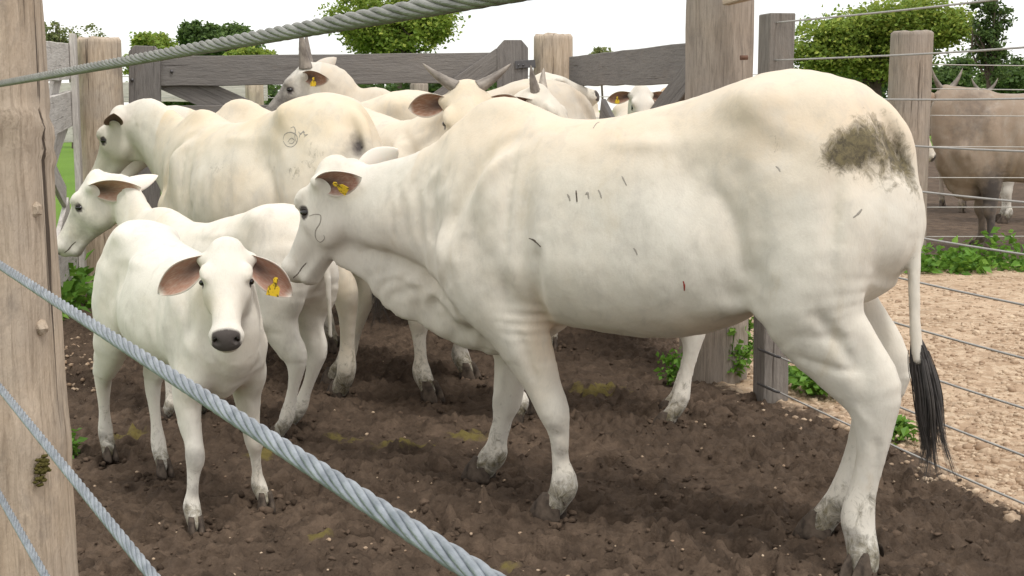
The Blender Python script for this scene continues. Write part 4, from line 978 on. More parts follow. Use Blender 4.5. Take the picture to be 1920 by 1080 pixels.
def eye_mesh():
    bm = bmesh.new(); bmesh.ops.create_uvsphere(bm, u_segments=18, v_segments=12, radius=1.0)
    for f in bm.faces: f.smooth = True
    me = bpy.data.meshes.new('eye'); bm.to_mesh(me); bm.free(); return me
def ear_mesh(length=0.215, width=0.052, cup=0.55, curl=0.10, tipdrop=0.25):
    """leaf-shaped cupped ear: grows along +x, open side faces +z"""
    nu, nv, th = 20, 13, 0.0045
    top, bot = [], []
    for i in range(nu):
        u = i / (nu - 1)
        w = width * (0.42 + 0.58 * math.sin(min(1, u / 0.50) * math.pi / 2)) if u < 0.5 else width * (max(0.0, math.cos((u - 0.5) / 0.5 * math.pi / 2))) ** 0.72
        w = max(w, 0.0008)
        c = cup * (1.55 - 1.25 * u)
        for j in range(nv):
            v = -1 + 2 * j / (nv - 1)
            a = v * (0.35 + c) * 1.15
            R = w / max(math.sin((0.35 + c) * 1.15), 0.2)
            y = R * math.sin(a); z = R * (1 - math.cos(a)) * 0.9
            z0 = -curl * length * u * u
            yy = y - tipdrop * width * u * u
            top.append((u * length, yy, z + z0 + th * 0.5 * (1 - u * 0.6)))
            bot.append((u * length, yy * 1.03, z + z0 - th * 0.5 * (1 - u * 0.6)))
    V = np.array(top + bot); n = nu * nv; F_ = []
    for i in range(nu - 1):
        for j in range(nv - 1):
            a, b, c, d = i * nv + j, i * nv + j + 1, (i + 1) * nv + j + 1, (i + 1) * nv + j
            F_.append((a, d, c, b)); F_.append((a + n, b + n, c + n, d + n))
    for i in range(nu - 1):
        a, d = i * nv, (i + 1) * nv; F_.append((a, a + n, d + n, d))
        a, d = i * nv + nv - 1, (i + 1) * nv + nv - 1; F_.append((a, d, d + n, a + n))
    for j in range(nv - 1):
        a = (nu - 1) * nv + j; F_.append((a, a + n, a + n + 1, a + 1))
    me = np_mesh('ear', V, F_)
    m = np.zeros((2 * n, 3), np.float32)
    u = np.repeat(np.arange(nu) / (nu - 1), nv); v = np.tile(np.linspace(-1, 1, nv), nu)
    m[:n, 0] = sstep(1.0, 0.80, np.abs(v)) * sstep(0.98, 0.85, u) * 1.0            # inside skin
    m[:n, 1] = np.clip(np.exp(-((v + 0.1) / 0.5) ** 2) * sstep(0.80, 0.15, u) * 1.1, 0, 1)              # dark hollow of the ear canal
    set_color(me, 'mask', m); return me
def horn_mesh(length, r0, bend, twist=0.0):
    """grows along +z, bends towards +x"""
    n, k = 14, 12; V = []; F_ = []
    for i in range(n + 1):
        t = i / n; r = r0 * (1 - t) ** 0.75 * (1 + 0.05 * math.sin(t * 40) * (1 - t)) + 0.0015
        c = Vector((bend * length * t * t, twist * length * t * t, length * t))
        for j in range(k):
            a = 2 * math.pi * j / k; V.append((c.x + r * math.cos(a), c.y + r * 0.9 * math.sin(a), c.z))
    for i in range(n):
        for j in range(k):
            F_.append((i * k + j, i * k + (j + 1) % k, (i + 1) * k + (j + 1) % k, (i + 1) * k + j))
    return np_mesh('horn', V, F_)
def hoof_mesh():
    """pair of claws, toes towards +x, sole at z = 0, coronet at z = 0.075, and two dewclaws behind"""
    V, F_ = [], []
    def loft(rings):
        base = len(V); k = len(rings[0])
        for r in rings: V.extend(r)
        for i in range(len(rings) - 1):
            for j in range(k):
                F_.append((base + i * k + j, base + i * k + (j + 1) % k, base + (i + 1) * k + (j + 1) % k, base + (i + 1) * k + j))
        for r0, fl in ((0, True), (len(rings) - 1, False)):
            c = len(V); V.append(tuple(np.mean(rings[r0], 0)))
            for j in range(0, k, 2):
                a, b, d = base + r0 * k + j, base + r0 * k + (j + 1) % k, base + r0 * k + (j + 2) % k
                F_.append((c, d, b, a) if fl else (c, a, b, d))
    for s in (1, -1):
        rings = []
        for z, xf, xb, w in ((-0.012, 0.082, -0.036, 0.040), (0.0, 0.082, -0.036, 0.040), (0.016, 0.075, -0.037, 0.039), (0.04, 0.064, -0.036, 0.033), (0.062, 0.044, -0.034, 0.030), (0.082, 0.028, -0.028, 0.024)):
            r = []
            for j in range(16):
                a = 2 * math.pi * j / 16
                cx, hx = (xf + xb) / 2, (xf - xb) / 2
                x = cx + hx * math.copysign(abs(math.cos(a)) ** 0.8, math.cos(a))
                y = math.sin(a) * w / 2 * 1.05
                y = y * (0.80 + 0.20 * min(1, (xf - x) / (0.5 * (xf - xb) + 1e-6)))
                r.append((x, s * 0.0205 + (y if s > 0 else -y) * 1.0, z))
            if s < 0: r = [(p[0], p[1], p[2]) for p in r][::-1]
            rings.append(r)
        loft(rings)
        rings = []
        for t in range(5):
            q = t / 4; rr = 0.013 * math.sqrt(max(0.05, 1 - q * q))
            rings.append([(-0.040 - 0.018 * q + rr * 0.4 * math.cos(a), s * 0.020 + rr * math.sin(a), 0.088 - 0.034 * q + rr * math.cos(a)) for a in [2 * math.pi * j / 8 for j in range(8)]][::(1 if s > 0 else 1)])
        loft(rings)
    me = np_mesh('hoof', V, F_)
    bm = bmesh.new(); bm.from_mesh(me); bmesh.ops.recalc_face_normals(bm, faces=bm.faces); bm.to_mesh(me); bm.free()
    return me
def switch_mesh(path, n=420, spread=0.028, seed=1):
    """tail tuft: hair strands that hang along path"""
    rng = np.random.default_rng(seed); path = np.asarray(path, float); V, F_ = [], []
    pts = catmull(path, 6); m = len(pts)
    locks = [(rng.uniform(0, 6.28), math.sqrt(rng.uniform()), rng.uniform(0, 6.28), rng.uniform(0.003, 0.009), rng.normal(0, 0.022, 2), rng.uniform(0.55, 1.0)) for _ in range(16)]
    for i in range(n):
        la, lr, ph, wv, lfr, lend = locks[rng.integers(16)]
        cx_ = math.cos(la) * lr * spread + rng.normal(0, 0.0045); cy_ = math.sin(la) * lr * spread + rng.normal(0, 0.0045); a = math.atan2(cy_, cx_); r = math.hypot(cx_, cy_)
        s0 = int(rng.uniform(0, 0.30) * m); s1 = int(m * lend * rng.uniform(0.75, 1.05)); s1 = min(s1, m - 1)
        if s1 - s0 < 4: continue
        wid = rng.uniform(0.0007, 0.0018); base = len(V); cnt = s1 - s0 + 1
        ang = rng.uniform(0, math.pi); dx, dy = math.cos(ang), math.sin(ang)
        fray = lfr + rng.normal(0, 0.007, 2)
        for k, q in enumerate(range(s0, s1 + 1)):
            t = k / (cnt - 1); g = q / (m - 1)
            prof = 0.36 + 0.85 * math.sin(min(1.0, g * 1.35) * math.pi * 0.86)
            c = pts[q] + np.array([math.cos(a) * r * prof + wv * math.sin(ph + 9 * g) + fray[0] * g ** 3, math.sin(a) * r * prof + wv * math.cos(ph + 8 * g) + fray[1] * g ** 3, 0])
            w = wid * (1 - t * 0.85)
            V.append(c + np.array([dx * w, dy * w, 0])); V.append(c - np.array([dx * w, dy * w, 0]))
        for k in range(cnt - 1):
            F_.append((base + 2 * k, base + 2 * k + 1, base + 2 * k + 3, base + 2 * k + 2))
    return np_mesh('tail_switch', V, F_)
def tag_mesh():
    """ear tag: a narrow neck with a button and a wide plate below, in the xz plane, facing +-y"""
    bm = bmesh.new()
    out = [(-0.006, 0.012), (0.006, 0.012), (0.008, 0.0), (0.008, -0.014), (0.022, -0.026), (0.024, -0.060), (-0.024, -0.060), (-0.022, -0.026), (-0.008, -0.014), (-0.008, 0.0)]
    vs = [bm.verts.new((x, -0.001, z)) for x, z in out]; fc = bm.faces.new(vs)
    r = bmesh.ops.extrude_face_region(bm, geom=[fc])
    for v in r['geom']:
        if isinstance(v, bmesh.types.BMVert): v.co.y += 0.002
    g = bmesh.ops.create_cone(bm, cap_ends=True, segments=12, radius1=0.010, radius2=0.009, depth=0.007)
    for v in g['verts']: v.co = Vector((v.co.x, v.co.z, v.co.y + 0.001))
    bmesh.ops.recalc_face_normals(bm, faces=bm.faces)
    me = bpy.data.meshes.new('ear_tag'); bm.to_mesh(me); bm.free(); return me

def basis(x, z):
    """rotation whose local x is x and local z is near z"""
    x = unit(x); z = np.asarray(z, float); z = unit(z - x * (z @ x)); y = np.cross(z, x)
    return Matrix(((x[0], y[0], z[0]), (x[1], y[1], z[1]), (x[2], y[2], z[2])))
def ribbon(bvh, pix_to_ray, pts, width, mat, parent, inv, name='brand_mark', lift=0.0015):
    """thin scar laid on the hide along points picked on it"""
    V, N = [], []
    dense = catmull(np.array([(*p, 0) for p in pts], float), 6)[:, :2]
    for p in dense:
        o, d = pix_to_ray(*p); loc, nor, i, dist = bvh.ray_cast(Vector(o), Vector(d).normalized())
        if loc is None: continue
        V.append(np.array(loc)); N.append(np.array(nor))
    if len(V) < 3: return None
    V, N = np.array(V), np.array(N); T = np.gradient(V, axis=0); W = []; F_ = []
    for i in range(len(V)):
        s = unit(np.cross(N[i], T[i] + 1e-9)) * width * (0.55 + 0.45 * math.sin(math.pi * min(0.97, max(0.03, i / (len(V) - 1))))) * random.uniform(0.75, 1.2)
        W += [V[i] + s + N[i] * lift * 0.2, V[i] + N[i] * lift, V[i] - s + N[i] * lift * 0.2]
    for i in range(len(V) - 1):
        for j in (0, 1): F_.append((3 * i + j, 3 * i + j + 1, 3 * i + j + 4, 3 * i + j + 3))
    return obj(name, np_mesh(name, W, F_), mat, parent)

def mat_ear(name, white, pink=(0.42, 0.215, 0.155)):
    t = NT(name, 0.7, 0.2); m = t.attr('mask'); vec = t.coord('Object')
    n = t.noise(t.coord('Object', (6, 40, 40)), 6, 4)
    c = t.mix(t.math('MULTIPLY', m['Red'], t.ramp(n, [(0.3, 0.75), (0.6, 1.0)])), white, t.mix(t.noise(vec, 30, 3), pink, tuple(0.62 * p for p in pink)))
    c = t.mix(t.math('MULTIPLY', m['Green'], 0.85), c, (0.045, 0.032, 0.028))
    t.b.inputs['Subsurface Weight'].default_value = 0.12
    t.b.inputs['Subsurface Radius'].default_value = (0.02, 0.008, 0.005)
    t.bump(n, 0.15, 0.003); return t.color(c)
t = NT('eye_dark', 0.08, 0.6); MAT_EYE = t.color((0.006, 0.004, 0.003))
t = NT('nostril_dark', 0.5, 0.2); MAT_NOSTRIL = t.color((0.018, 0.012, 0.011))
t = NT('hoof_horn', 0.8, 0.15); v = t.coord('Object')
MAT_HOOF = t.color(t.mix(t.ramp(t.noise(v, 30, 5), [(0.35, 0.0), (0.65, 1.0)]), (0.040, 0.031, 0.025), (0.12, 0.092, 0.07)))
t = NT('horn_grey', 0.5, 0.35); v = t.coord('Object', (1, 1, 0.4))
MAT_HORN = t.color(t.mix(t.ramp(t.noise(v, 38, 5), [(0.3, 0.0), (0.7, 1.0)]), (0.10, 0.082, 0.070), (0.30, 0.26, 0.22)))
t = NT('horn_pale', 0.5, 0.35); v = t.coord('Object', (1, 1, 0.4))
MAT_HORN_PALE = t.color(t.mix(t.ramp(t.noise(v, 38, 5), [(0.3, 0.0), (0.7, 1.0)]), (0.20, 0.17, 0.14), (0.48, 0.42, 0.35)))
t = NT('tail_hair', 0.45, 0.4); MAT_HAIR = t.color(t.mix(t.noise(t.coord('Object'), 40, 3), (0.020, 0.019, 0.019), (0.115, 0.100, 0.090)))
t = NT('tag_yellow', 0.4, 0.4); v = t.coord('Object', (1, 1, 0.6))
wr = t.ramp(t.noise(v, 78, 2, 0.5, 1.2), [(0.52, 0.0), (0.56, 1.0)])
MAT_TAG = t.color(t.mix(t.math('MULTIPLY', wr, 0.8), (0.74, 0.50, 0.03), (0.05, 0.04, 0.01)))
t = NT('brand_scar', 0.7, 0.2); MAT_BRAND = t.color(t.mix(t.noise(t.coord('Object'), 90, 3), (0.21, 0.19, 0.165), (0.40, 0.37, 0.32)))
t = NT('scratch_dark', 0.7, 0.2); MAT_SCRATCH = t.color((0.10, 0.08, 0.065))
t = NT('scratch_red', 0.6, 0.2); MAT_RED = t.color((0.30, 0.05, 0.035))
EYE, EAR, HOOF, TAGM = eye_mesh(), ear_mesh(), hoof_mesh(), tag_mesh()
EAR_SHORT = ear_mesh(0.17, 0.050, 0.62, 0.06, 0.15)

def shear_leg(base, side, dx, dy, sx, sy, sz, pivot, slim=1.0, knee=0.0):
    out = []
    for x, y, z, rm, rn in base:
        w = max(0.0, min(1.0, (pivot - z) / pivot))
        kb = math.exp(-((z - 0.36) / 0.16) ** 2) * knee
        sl = 1 + (slim - 1) * min(1, max(0, (0.75 - z) / 0.3))
        out.append((x * sx + dx * w + kb, side * (y * sy) + dy * w, z * sz, rm * (0.5 * sx + 0.5 * sz) * sl, rn * sy * sl))
    return out

def make_cow(name, label, cat, loc, heading, P, group='white zebu cattle in the pen'):
    root = empty(name, loc, math.radians(heading)); tag(root, label, cat, group)
    sx, sy, sz = P.get('trunk_scale', (1, 1, 1))
    toes = P.get('toes', [0, 0, 0, 0])
    if 'legs' not in P:
        fo = P.get('feet', [(0, 0)] * 4); slim = P.get('slim', 1.0); kn = P.get('knees', [0] * 4)
        P['legs'] = [shear_leg(FRONT, 1, *fo[0], sx, sy, sz, 0.85, slim, kn[0]), shear_leg(FRONT, -1, *fo[1], sx, sy, sz, 0.85, slim, kn[1]),
                     shear_leg(HIND, 1, *fo[2], sx, sy, sz, 0.95, slim, kn[2]), shear_leg(HIND, -1, *fo[3], sx, sy, sz, 0.95, slim, kn[3])]
    if 'tail' not in P:
        P['tail'] = [(x * sx, y * sy, z * sz, a * sy, b * sy) for x, y, z, a, b in
                     [(0.06, 0, 1.310, 0.033, 0.033), (-0.03, 0, 1.305, 0.034, 0.032), (-0.10, 0, 1.25, 0.030, 0.030), (-0.14, 0, 1.15, 0.026, 0.026), (-0.165, 0, 0.98, 0.021, 0.021), (-0.175, 0, 0.80, 0.016, 0.016), (-0.18, 0, 0.64, 0.013, 0.013)]]
    V, Fq, M, hf = build_body(P)
    coat = P['coat']
    me = np_mesh('body', V, Fq); set_color(me, 'mask', M)
    body = obj('body', me, coat, root)
    K = hf.k
    for s in (1, -1):
        e = obj('eye', EYE, MAT_EYE, root); e.matrix_local = Matrix.Translation(Vector(hf.p(P.get('eye_s', 0.405), -0.060, s * P.get('eye_l', 0.0815)))) @ basis(hf.a * 0.6 + hf.d * 0.8, hf.l).to_4x4() @ Matrix.Diagonal((0.0235 * K, 0.0135 * K, 0.0165 * K, 1))
    if P.get('muzzle', 0.8) > 0:
        for s in (1, -1):
            e = obj('nostril', EYE, MAT_NOSTRIL, root); e.matrix_local = Matrix.Translation(Vector(hf.p(0.985, -0.050, s * 0.043))) @ basis(hf.a * 0.5 + hf.d * 0.4 + hf.l * s * 0.6, hf.d).to_4x4() @ Matrix.Diagonal((0.008 * K, 0.007 * K, 0.013 * K, 1))
    ears = P.get('ears', [((-0.25, -0.25, 1.0), (0.75, -0.45, 0.1))] * 2)     # (along, open side) per ear in head axes (a, d, outwards)
    for i, s in enumerate((1, -1)):
        if ears[i] is None: continue
        (ea, ed, el), (oa, od, ol) = ears[i]
        zz = np.array([0, 0, 1.0]); fl = unit(np.cross(hf.l, zz)); ll = hf.l
        ax = unit(fl * ea + zz * ed + ll * s * el); op = fl * oa + zz * od + ll * s * ol
        base = hf.p(0.125, -0.066, s * 0.082)
        Bm = basis(ax, op)
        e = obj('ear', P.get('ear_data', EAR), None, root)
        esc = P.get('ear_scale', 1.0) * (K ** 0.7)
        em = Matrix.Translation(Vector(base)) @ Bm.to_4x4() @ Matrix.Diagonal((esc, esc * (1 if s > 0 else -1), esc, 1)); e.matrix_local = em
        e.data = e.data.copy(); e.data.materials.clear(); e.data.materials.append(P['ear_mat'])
        if P.get('ear_tags', (0, 0))[i]:
            g = obj('ear_tag', TAGM, MAT_TAG, e)
            pt = em @ Vector((0.125, 0.0, P.get('tag_lift', 0.030))); yv = unit(op); zv = np.array([0, 0, 1.0]) + ax * P.get('tag_lean', 0.0); zv = unit(zv - yv * (zv @ yv)); xv = np.cross(yv, zv)
            g.matrix_local = em.inverted() @ (Matrix.Translation(pt) @ Matrix(((xv[0], yv[0], zv[0]), (xv[1], yv[1], zv[1]), (xv[2], yv[2], zv[2]))).to_4x4() @ Matrix.Diagonal((0.8, 0.8, 0.8, 1)))
            g['label'] = 'yellow plastic ear tag'
    if P.get('horns'):
        for i, s in enumerate((1, -1)):
            hd = P['horns'][i]
            if hd is None: continue
            (ha, hdd, hl), (ba, bd, bl), ln, r0, bend, hm = hd
            o = obj('horn', horn_mesh(ln, r0, bend), hm, root)
            z = hf.v(ha, hdd, s * hl); x = hf.a * ba + hf.d * bd + hf.l * s * bl
            x = unit(x - z * (x @ z)); y = np.cross(z, x)
            R = Matrix(((x[0], y[0], z[0]), (x[1], y[1], z[1]), (x[2], y[2], z[2])))
            o.matrix_local = Matrix.Translation(Vector(hf.p(0.02, -0.02, s * 0.058) - z * 0.02)) @ R.to_4x4()
    for i, leg in enumerate(P['legs']):
        if i in P.get('no_hoof', ()): continue
        x, y = leg[-1][0], leg[-1][1]; hs = P.get('hoof', 1.0)
        o = obj('hoof', HOOF, MAT_HOOF, root, (x, y, leg[-1][2] - 0.033 * hs))
        o.rotation_euler = (0, 0, math.radians(toes[i])); o.scale = (hs, hs, hs)
    if P.get('switch'):
        o = obj('tail_switch', switch_mesh(P['switch'], P.get('switch_n', 200), 0.026 * sy * P.get('switch_w', 1.0), seed=int(P.get('seed', 1) * 10) + 3), MAT_HAIR, root)
        o['label'] = 'black tuft of tail hair'
    if P.get('mouth', False):
        bv_ = BVHTree.FromPolygons([Vector(q) for q in V], [tuple(q) for q in Fq])
        for s in (1, -1):
            def lr(a_, d_, s=s): return hf.p(a_, d_, s * 0.2), -hf.l * s
            ribbon(bv_, lr, [(0.79, -0.120), (0.85, -0.112), (0.91, -0.110), (0.97, -0.100)], 0.0026, MAT_SCRATCH, root, None, name='mouth_line', lift=0.0012)
    return root, body, hf

# ------------------------------------------------------------------ the cow in front
COAT_MAIN = coat_material('coat_white', (0.665, 0.63, 0.555), (0.66, 0.52, 0.365), 0.0)
EAR_WHITE = mat_ear('ear_white', (0.78, 0.73, 0.66))
MAIN_LOC = ((0.977, 3.760, 0.0)); MAIN_HEAD = 148.08
near_front = [(1.22, 0.125, 0.90, 0.150, 0.070), (1.15, 0.155, 0.76, 0.150, 0.085), (1.045, 0.16, 0.63, 0.112, 0.074), (0.985, 0.15, 0.51, 0.084, 0.058), (0.945, 0.14, 0.42, 0.060, 0.049),
              (0.912, 0.135, 0.345, 0.051, 0.050), (0.893, 0.13, 0.270, 0.034, 0.032), (0.884, 0.13, 0.18, 0.031, 0.029), (0.874, 0.13, 0.110, 0.046, 0.043), (0.895, 0.13, 0.062, 0.040, 0.040), (0.915, 0.13, 0.03, 0.038, 0.038)]
far_front = [(1.22, -0.125, 0.90, 0.150, 0.070), (1.19, -0.15, 0.76, 0.145, 0.085), (1.19, -0.15, 0.63, 0.110, 0.072), (1.215, -0.14, 0.51, 0.080, 0.056), (1.235, -0.13, 0.40, 0.062, 0.050),
             (1.253, -0.13, 0.30, 0.051, 0.048), (1.270, -0.13, 0.22, 0.036, 0.034), (1.288, -0.13, 0.15, 0.036, 0.034), (1.305, -0.13, 0.095, 0.045, 0.042), (1.335, -0.13, 0.055, 0.040, 0.040), (1.350, -0.13, 0.03, 0.038, 0.038)]
near_hind = [(0.145, 0.130, 1.10, 0.185, 0.085), (0.105, 0.155, 0.94, 0.195, 0.096), (0.085, 0.165, 0.80, 0.165, 0.094), (0.045, 0.16, 0.69, 0.128, 0.078), (-0.035, 0.15, 0.60, 0.108, 0.060),
             (-0.095, 0.145, 0.525, 0.090, 0.050), (-0.108, 0.14, 0.44, 0.060, 0.045), (-0.105, 0.14, 0.345, 0.042, 0.035), (-0.088, 0.14, 0.25, 0.039, 0.033), (-0.073, 0.14, 0.165, 0.047, 0.044),
             (-0.085, 0.145, 0.105, 0.043, 0.043), (-0.095, 0.15, 0.062, 0.043, 0.043), (-0.098, 0.155, 0.03, 0.040, 0.040)]
far_hind = [(0.18, -0.125, 1.10, 0.17, 0.080), (0.165, -0.14, 0.94, 0.165, 0.088), (0.145, -0.15, 0.80, 0.155, 0.086), (0.095, -0.15, 0.69, 0.125, 0.074), (0.01, -0.15, 0.60, 0.104, 0.058),
            (-0.045, -0.145, 0.52, 0.084, 0.049), (-0.02, -0.14, 0.43, 0.058, 0.044), (0.0, -0.14, 0.34, 0.044, 0.038), (0.025, -0.14, 0.24, 0.041, 0.036), (0.055, -0.14, 0.145, 0.045, 0.043),
            (0.085, -0.14, 0.095, 0.043, 0.041), (0.11, -0.14, 0.06, 0.042, 0.041), (0.125, -0.14, 0.03, 0.040, 0.040)]
P_MAIN = dict(
    res=0.0085, coat=COAT_MAIN, ear_mat=EAR_WHITE, poll=(1.905, 0.0, 1.122), pitch=57, yaw=-6, head=0.475, muzzle=0.25, hump=1.05,
    legs=[near_front, far_front, near_hind, far_hind], toes=[0, 0, 70, 5], seed=1.0, warm=0.75, folds=0.004,
    neck_mid=[(1.42, 0, 0.955), (1.58, 0, 0.948), (1.74, 0, 0.955)],
    dewlap_path=[(1.02, 0, 0.62, 0.06, 0.10), (1.12, 0, 0.60, 0.105, 0.085), (1.22, 0, 0.61, 0.138, 0.070), (1.34, 0, 0.65, 0.160, 0.050), (1.46, 0, 0.69, 0.155, 0.036), (1.58, 0, 0.715, 0.150, 0.028), (1.68, 0, 0.755, 0.125, 0.024), (1.76, 0, 0.775, 0.085, 0.022), (1.88, 0, 0.79, 0.060, 0.022)],
    tail=[(0.08, 0, 1.320, 0.033, 0.033), (0.0, 0, 1.312, 0.034, 0.032), (-0.065, 0.0, 1.280, 0.030, 0.030), (-0.118, 0.0, 1.215, 0.026, 0.026), (-0.145, 0.0, 1.11, 0.022, 0.022), (-0.158, 0.0, 0.95, 0.018, 0.018), (-0.168, 0.01, 0.80, 0.015, 0.015), (-0.180, 0.02, 0.68, 0.015, 0.015), (-0.19, 0.02, 0.60, 0.012, 0.012)],
    switch=[(-0.181, 0.015, 0.67), (-0.200, 0.02, 0.57), (-0.228, 0.025, 0.47), (-0.240, 0.03, 0.37), (-0.243, 0.03, 0.26)], switch_n=1500, switch_w=0.88, neck_groove=[(1.77, 0.812), (1.63, 0.785), (1.50, 0.745), (1.38, 0.700), (1.29, 0.640)],
    ears=[((-0.97, 0.12, 0.14), (-0.25, -0.45, 0.85)), ((-0.72, 0.62, 0.30), (0.6, 0.2, 0.8))], ear_scale=0.95, mouth=True, tag_lean=-0.9, ear_tags=(1, 1), ribs=0.002,
    cream=[((0.25, 0, 1.38), (0.45, 0.20, 0.12), 0.65), ((0.9, 0.0, 1.25), (0.3, 0.2, 0.1), 0.55), ((0.93, 0.17, 0.60), (0.05, 0.12, 0.16), 0.9), ((0.0, 0.12, 1.0), (0.10, 0.15, 0.2), 0.25), ((0.42, 0.15, 0.66), (0.12, 0.15, 0.06), 0.5)],
    pig=[((0.885, 0.16, 0.30), (0.035, 0.06, 0.05), 0.40), ((0.875, 0.16, 0.22), (0.028, 0.06, 0.05), 0.5), ((1.28, -0.10, 0.2), (0.03, 0.05, 0.05), 0.3), ((0.28, 0.2, 0.70), (0.05, 0.1, 0.03), 0.12)],
    dirt=[((0.0, 0.16, 1.165), (0.052, 0.12, 0.055), 0.85), ((-0.045, 0.12, 1.20), (0.060, 0.12, 0.075), 0.95), ((-0.10, 0.05, 1.10), (0.045, 0.06, 0.11), 1.0), ((-0.14, 0.03, 1.02), (0.035, 0.03, 0.16), 0.75), ((-0.07, 0.07, 1.06), (0.035, 0.055, 0.13), 0.95), ((-0.07, 0.10, 0.92), (0.03, 0.06, 0.10), 0.5), ((0.17, 0.24, 1.20), (0.035, 0.1, 0.035), 0.36),
          ((0.0, 0.22, 1.02), (0.02, 0.1, 0.04), 0.30), ((-0.10, 0.14, 0.20), (0.07, 0.07, 0.06), 0.55), ((0.05, -0.12, 0.12), (0.07, 0.07, 0.06), 0.5)],
    creases=[([(0.880, 0.30), (0.868, 0.22), (0.862, 0.14)], 0.009, -0.007, 1), ([(-0.128, 0.41), (-0.122, 0.31), (-0.104, 0.20)], 0.010, -0.008, 1), ([(1.0, 0.62), (0.965, 0.52), (0.945, 0.43)], 0.014, -0.009, 1),
             ([(0.04, 0.76), (-0.03, 0.655), (-0.085, 0.57)], 0.018, -0.012, 1), ([(0.10, 0.62), (0.03, 0.60), (-0.05, 0.585), (-0.10, 0.60)], 0.012, -0.007, 1), ([(-0.06, 0.50), (-0.085, 0.46), (-0.11, 0.43)], 0.012, 0.006, 1), ([(1.26, 0.30), (1.275, 0.22), (1.29, 0.14)], 0.010, -0.006, -1)],
    push=[((0.30, 0.17, 0.725), (0.09, 0.05, 0.035), 0.022), ((0.30, -0.17, 0.725), (0.09, 0.05, 0.035), 0.022)])
main_root, main_body, main_hf = make_cow('cow', 'large white cow in side view, standing in front of the whole herd', 'cow', MAIN_LOC, MAIN_HEAD, P_MAIN)

def surf_ray(root):
    inv = (Matrix.Translation(root.location) @ root.rotation_euler.to_matrix().to_4x4()).inverted()
    def f(x, y):
        d = ray(x, y); return inv @ Vector(C0), (inv.to_3x3() @ Vector(d))
    return f
def bvh_of(o): return BVHTree.FromPolygons([v.co for v in o.data.vertices], [p.vertices for p in o.data.polygons])
bv, rf = bvh_of(main_body), surf_ray(main_root)
ribbon(bv, rf, [(580, 405), (590, 402), (601, 404), (600, 418), (592, 432), (592, 446), (600, 454), (608, 448), (607, 440)], 0.0024, MAT_BRAND, main_root, None)
for pts, w, mt in (([(1064, 364), (1067, 370), (1069, 377)], 0.005, MAT_BRAND), ([(1080, 357), (1081, 367), (1082, 379)], 0.005, MAT_SCRATCH), ([(1098, 365), (1102, 362), (1104, 373)], 0.006, MAT_BRAND), ([(1122, 356), (1125, 362), (1128, 372)], 0.005, MAT_BRAND),
                   ([(1166, 330), (1170, 338), (1175, 348)], 0.004, MAT_BRAND), ([(1112, 241), (1118, 232), (1124, 229)], 0.004, MAT_BRAND), ([(1281, 527), (1283, 535), (1283, 545)], 0.004, MAT_RED),
                   ([(992, 447), (1000, 450), (1006, 455), (1014, 463)], 0.005, MAT_SCRATCH), ([(1188, 465), (1192, 470), (1195, 478)], 0.004, MAT_BRAND), ([(1455, 312), (1460, 316), (1463, 322)], 0.004, MAT_BRAND), ([(1600, 408), (1610, 400), (1616, 392)], 0.005, MAT_BRAND)):
    ribbon(bv, rf, pts, w * 0.6, mt, main_root, None, name='scratch_mark')

# ------------------------------------------------------------------ the rest of the herd
C_CREAM = coat_material('coat_cream', (0.68, 0.635, 0.55), (0.65, 0.525, 0.36), 0.7, 0.10)
C_CALF = coat_material('coat_calf', (0.71, 0.67, 0.595), (0.67, 0.54, 0.385), 1.3)
C_GREYW = coat_material('coat_greywhite', (0.64, 0.60, 0.53), (0.56, 0.45, 0.32), 2.1)
C_TAN = coat_material('coat_tan', (0.55, 0.40, 0.25), (0.46, 0.29, 0.15), 0.4)
C_BROWN = coat_material('coat_brown', (0.30, 0.235, 0.18), (0.21, 0.15, 0.105), 0.9)
E_BROWN = mat_ear('ear_brown', (0.62, 0.56, 0.48), (0.30, 0.15, 0.09))
E_PINK = mat_ear('ear_pink', (0.74, 0.68, 0.60), (0.50, 0.27, 0.19))
E_DARK = mat_ear('ear_dark', (0.30, 0.22, 0.16), (0.17, 0.095, 0.06))
def to_local(p, loc, heading):
    h_ = math.radians(heading); dx, dy = p[0] - loc[0], p[1] - loc[1]
    return (dx * math.cos(h_) + dy * math.sin(h_), -dx * math.sin(h_) + dy * math.cos(h_), p[2])
def herd(label, cat, loc, heading, scale, poll, pitch, facing, **kw):
    """poll is the photograph column/row and distance of the poll; facing the compass angle of the face"""
    P = dict(poll=to_local(at(*poll), loc, heading), pitch=pitch, yaw=facing - heading, trunk_scale=(scale,) * 3, coat=C_CREAM, ear_mat=E_PINK, head=0.44 * scale ** 0.6, hoof=scale, res=0.016, warm=0.6)
    P.update(kw)
    name = P.pop('name', 'cow'); grp = P.pop('group', 'white zebu cattle in the pen')
    if 'switch' not in P:
        P['switch'] = [(-0.18 * scale, 0, 0.68 * scale), (-0.19 * scale, 0, 0.56 * scale), (-0.195 * scale, 0, 0.42 * scale), (-0.19 * scale, 0, 0.32 * scale)]; P['switch_n'] = 90
    return make_cow(name, label, cat, (loc[0], loc[1], 0), heading, P, grp)

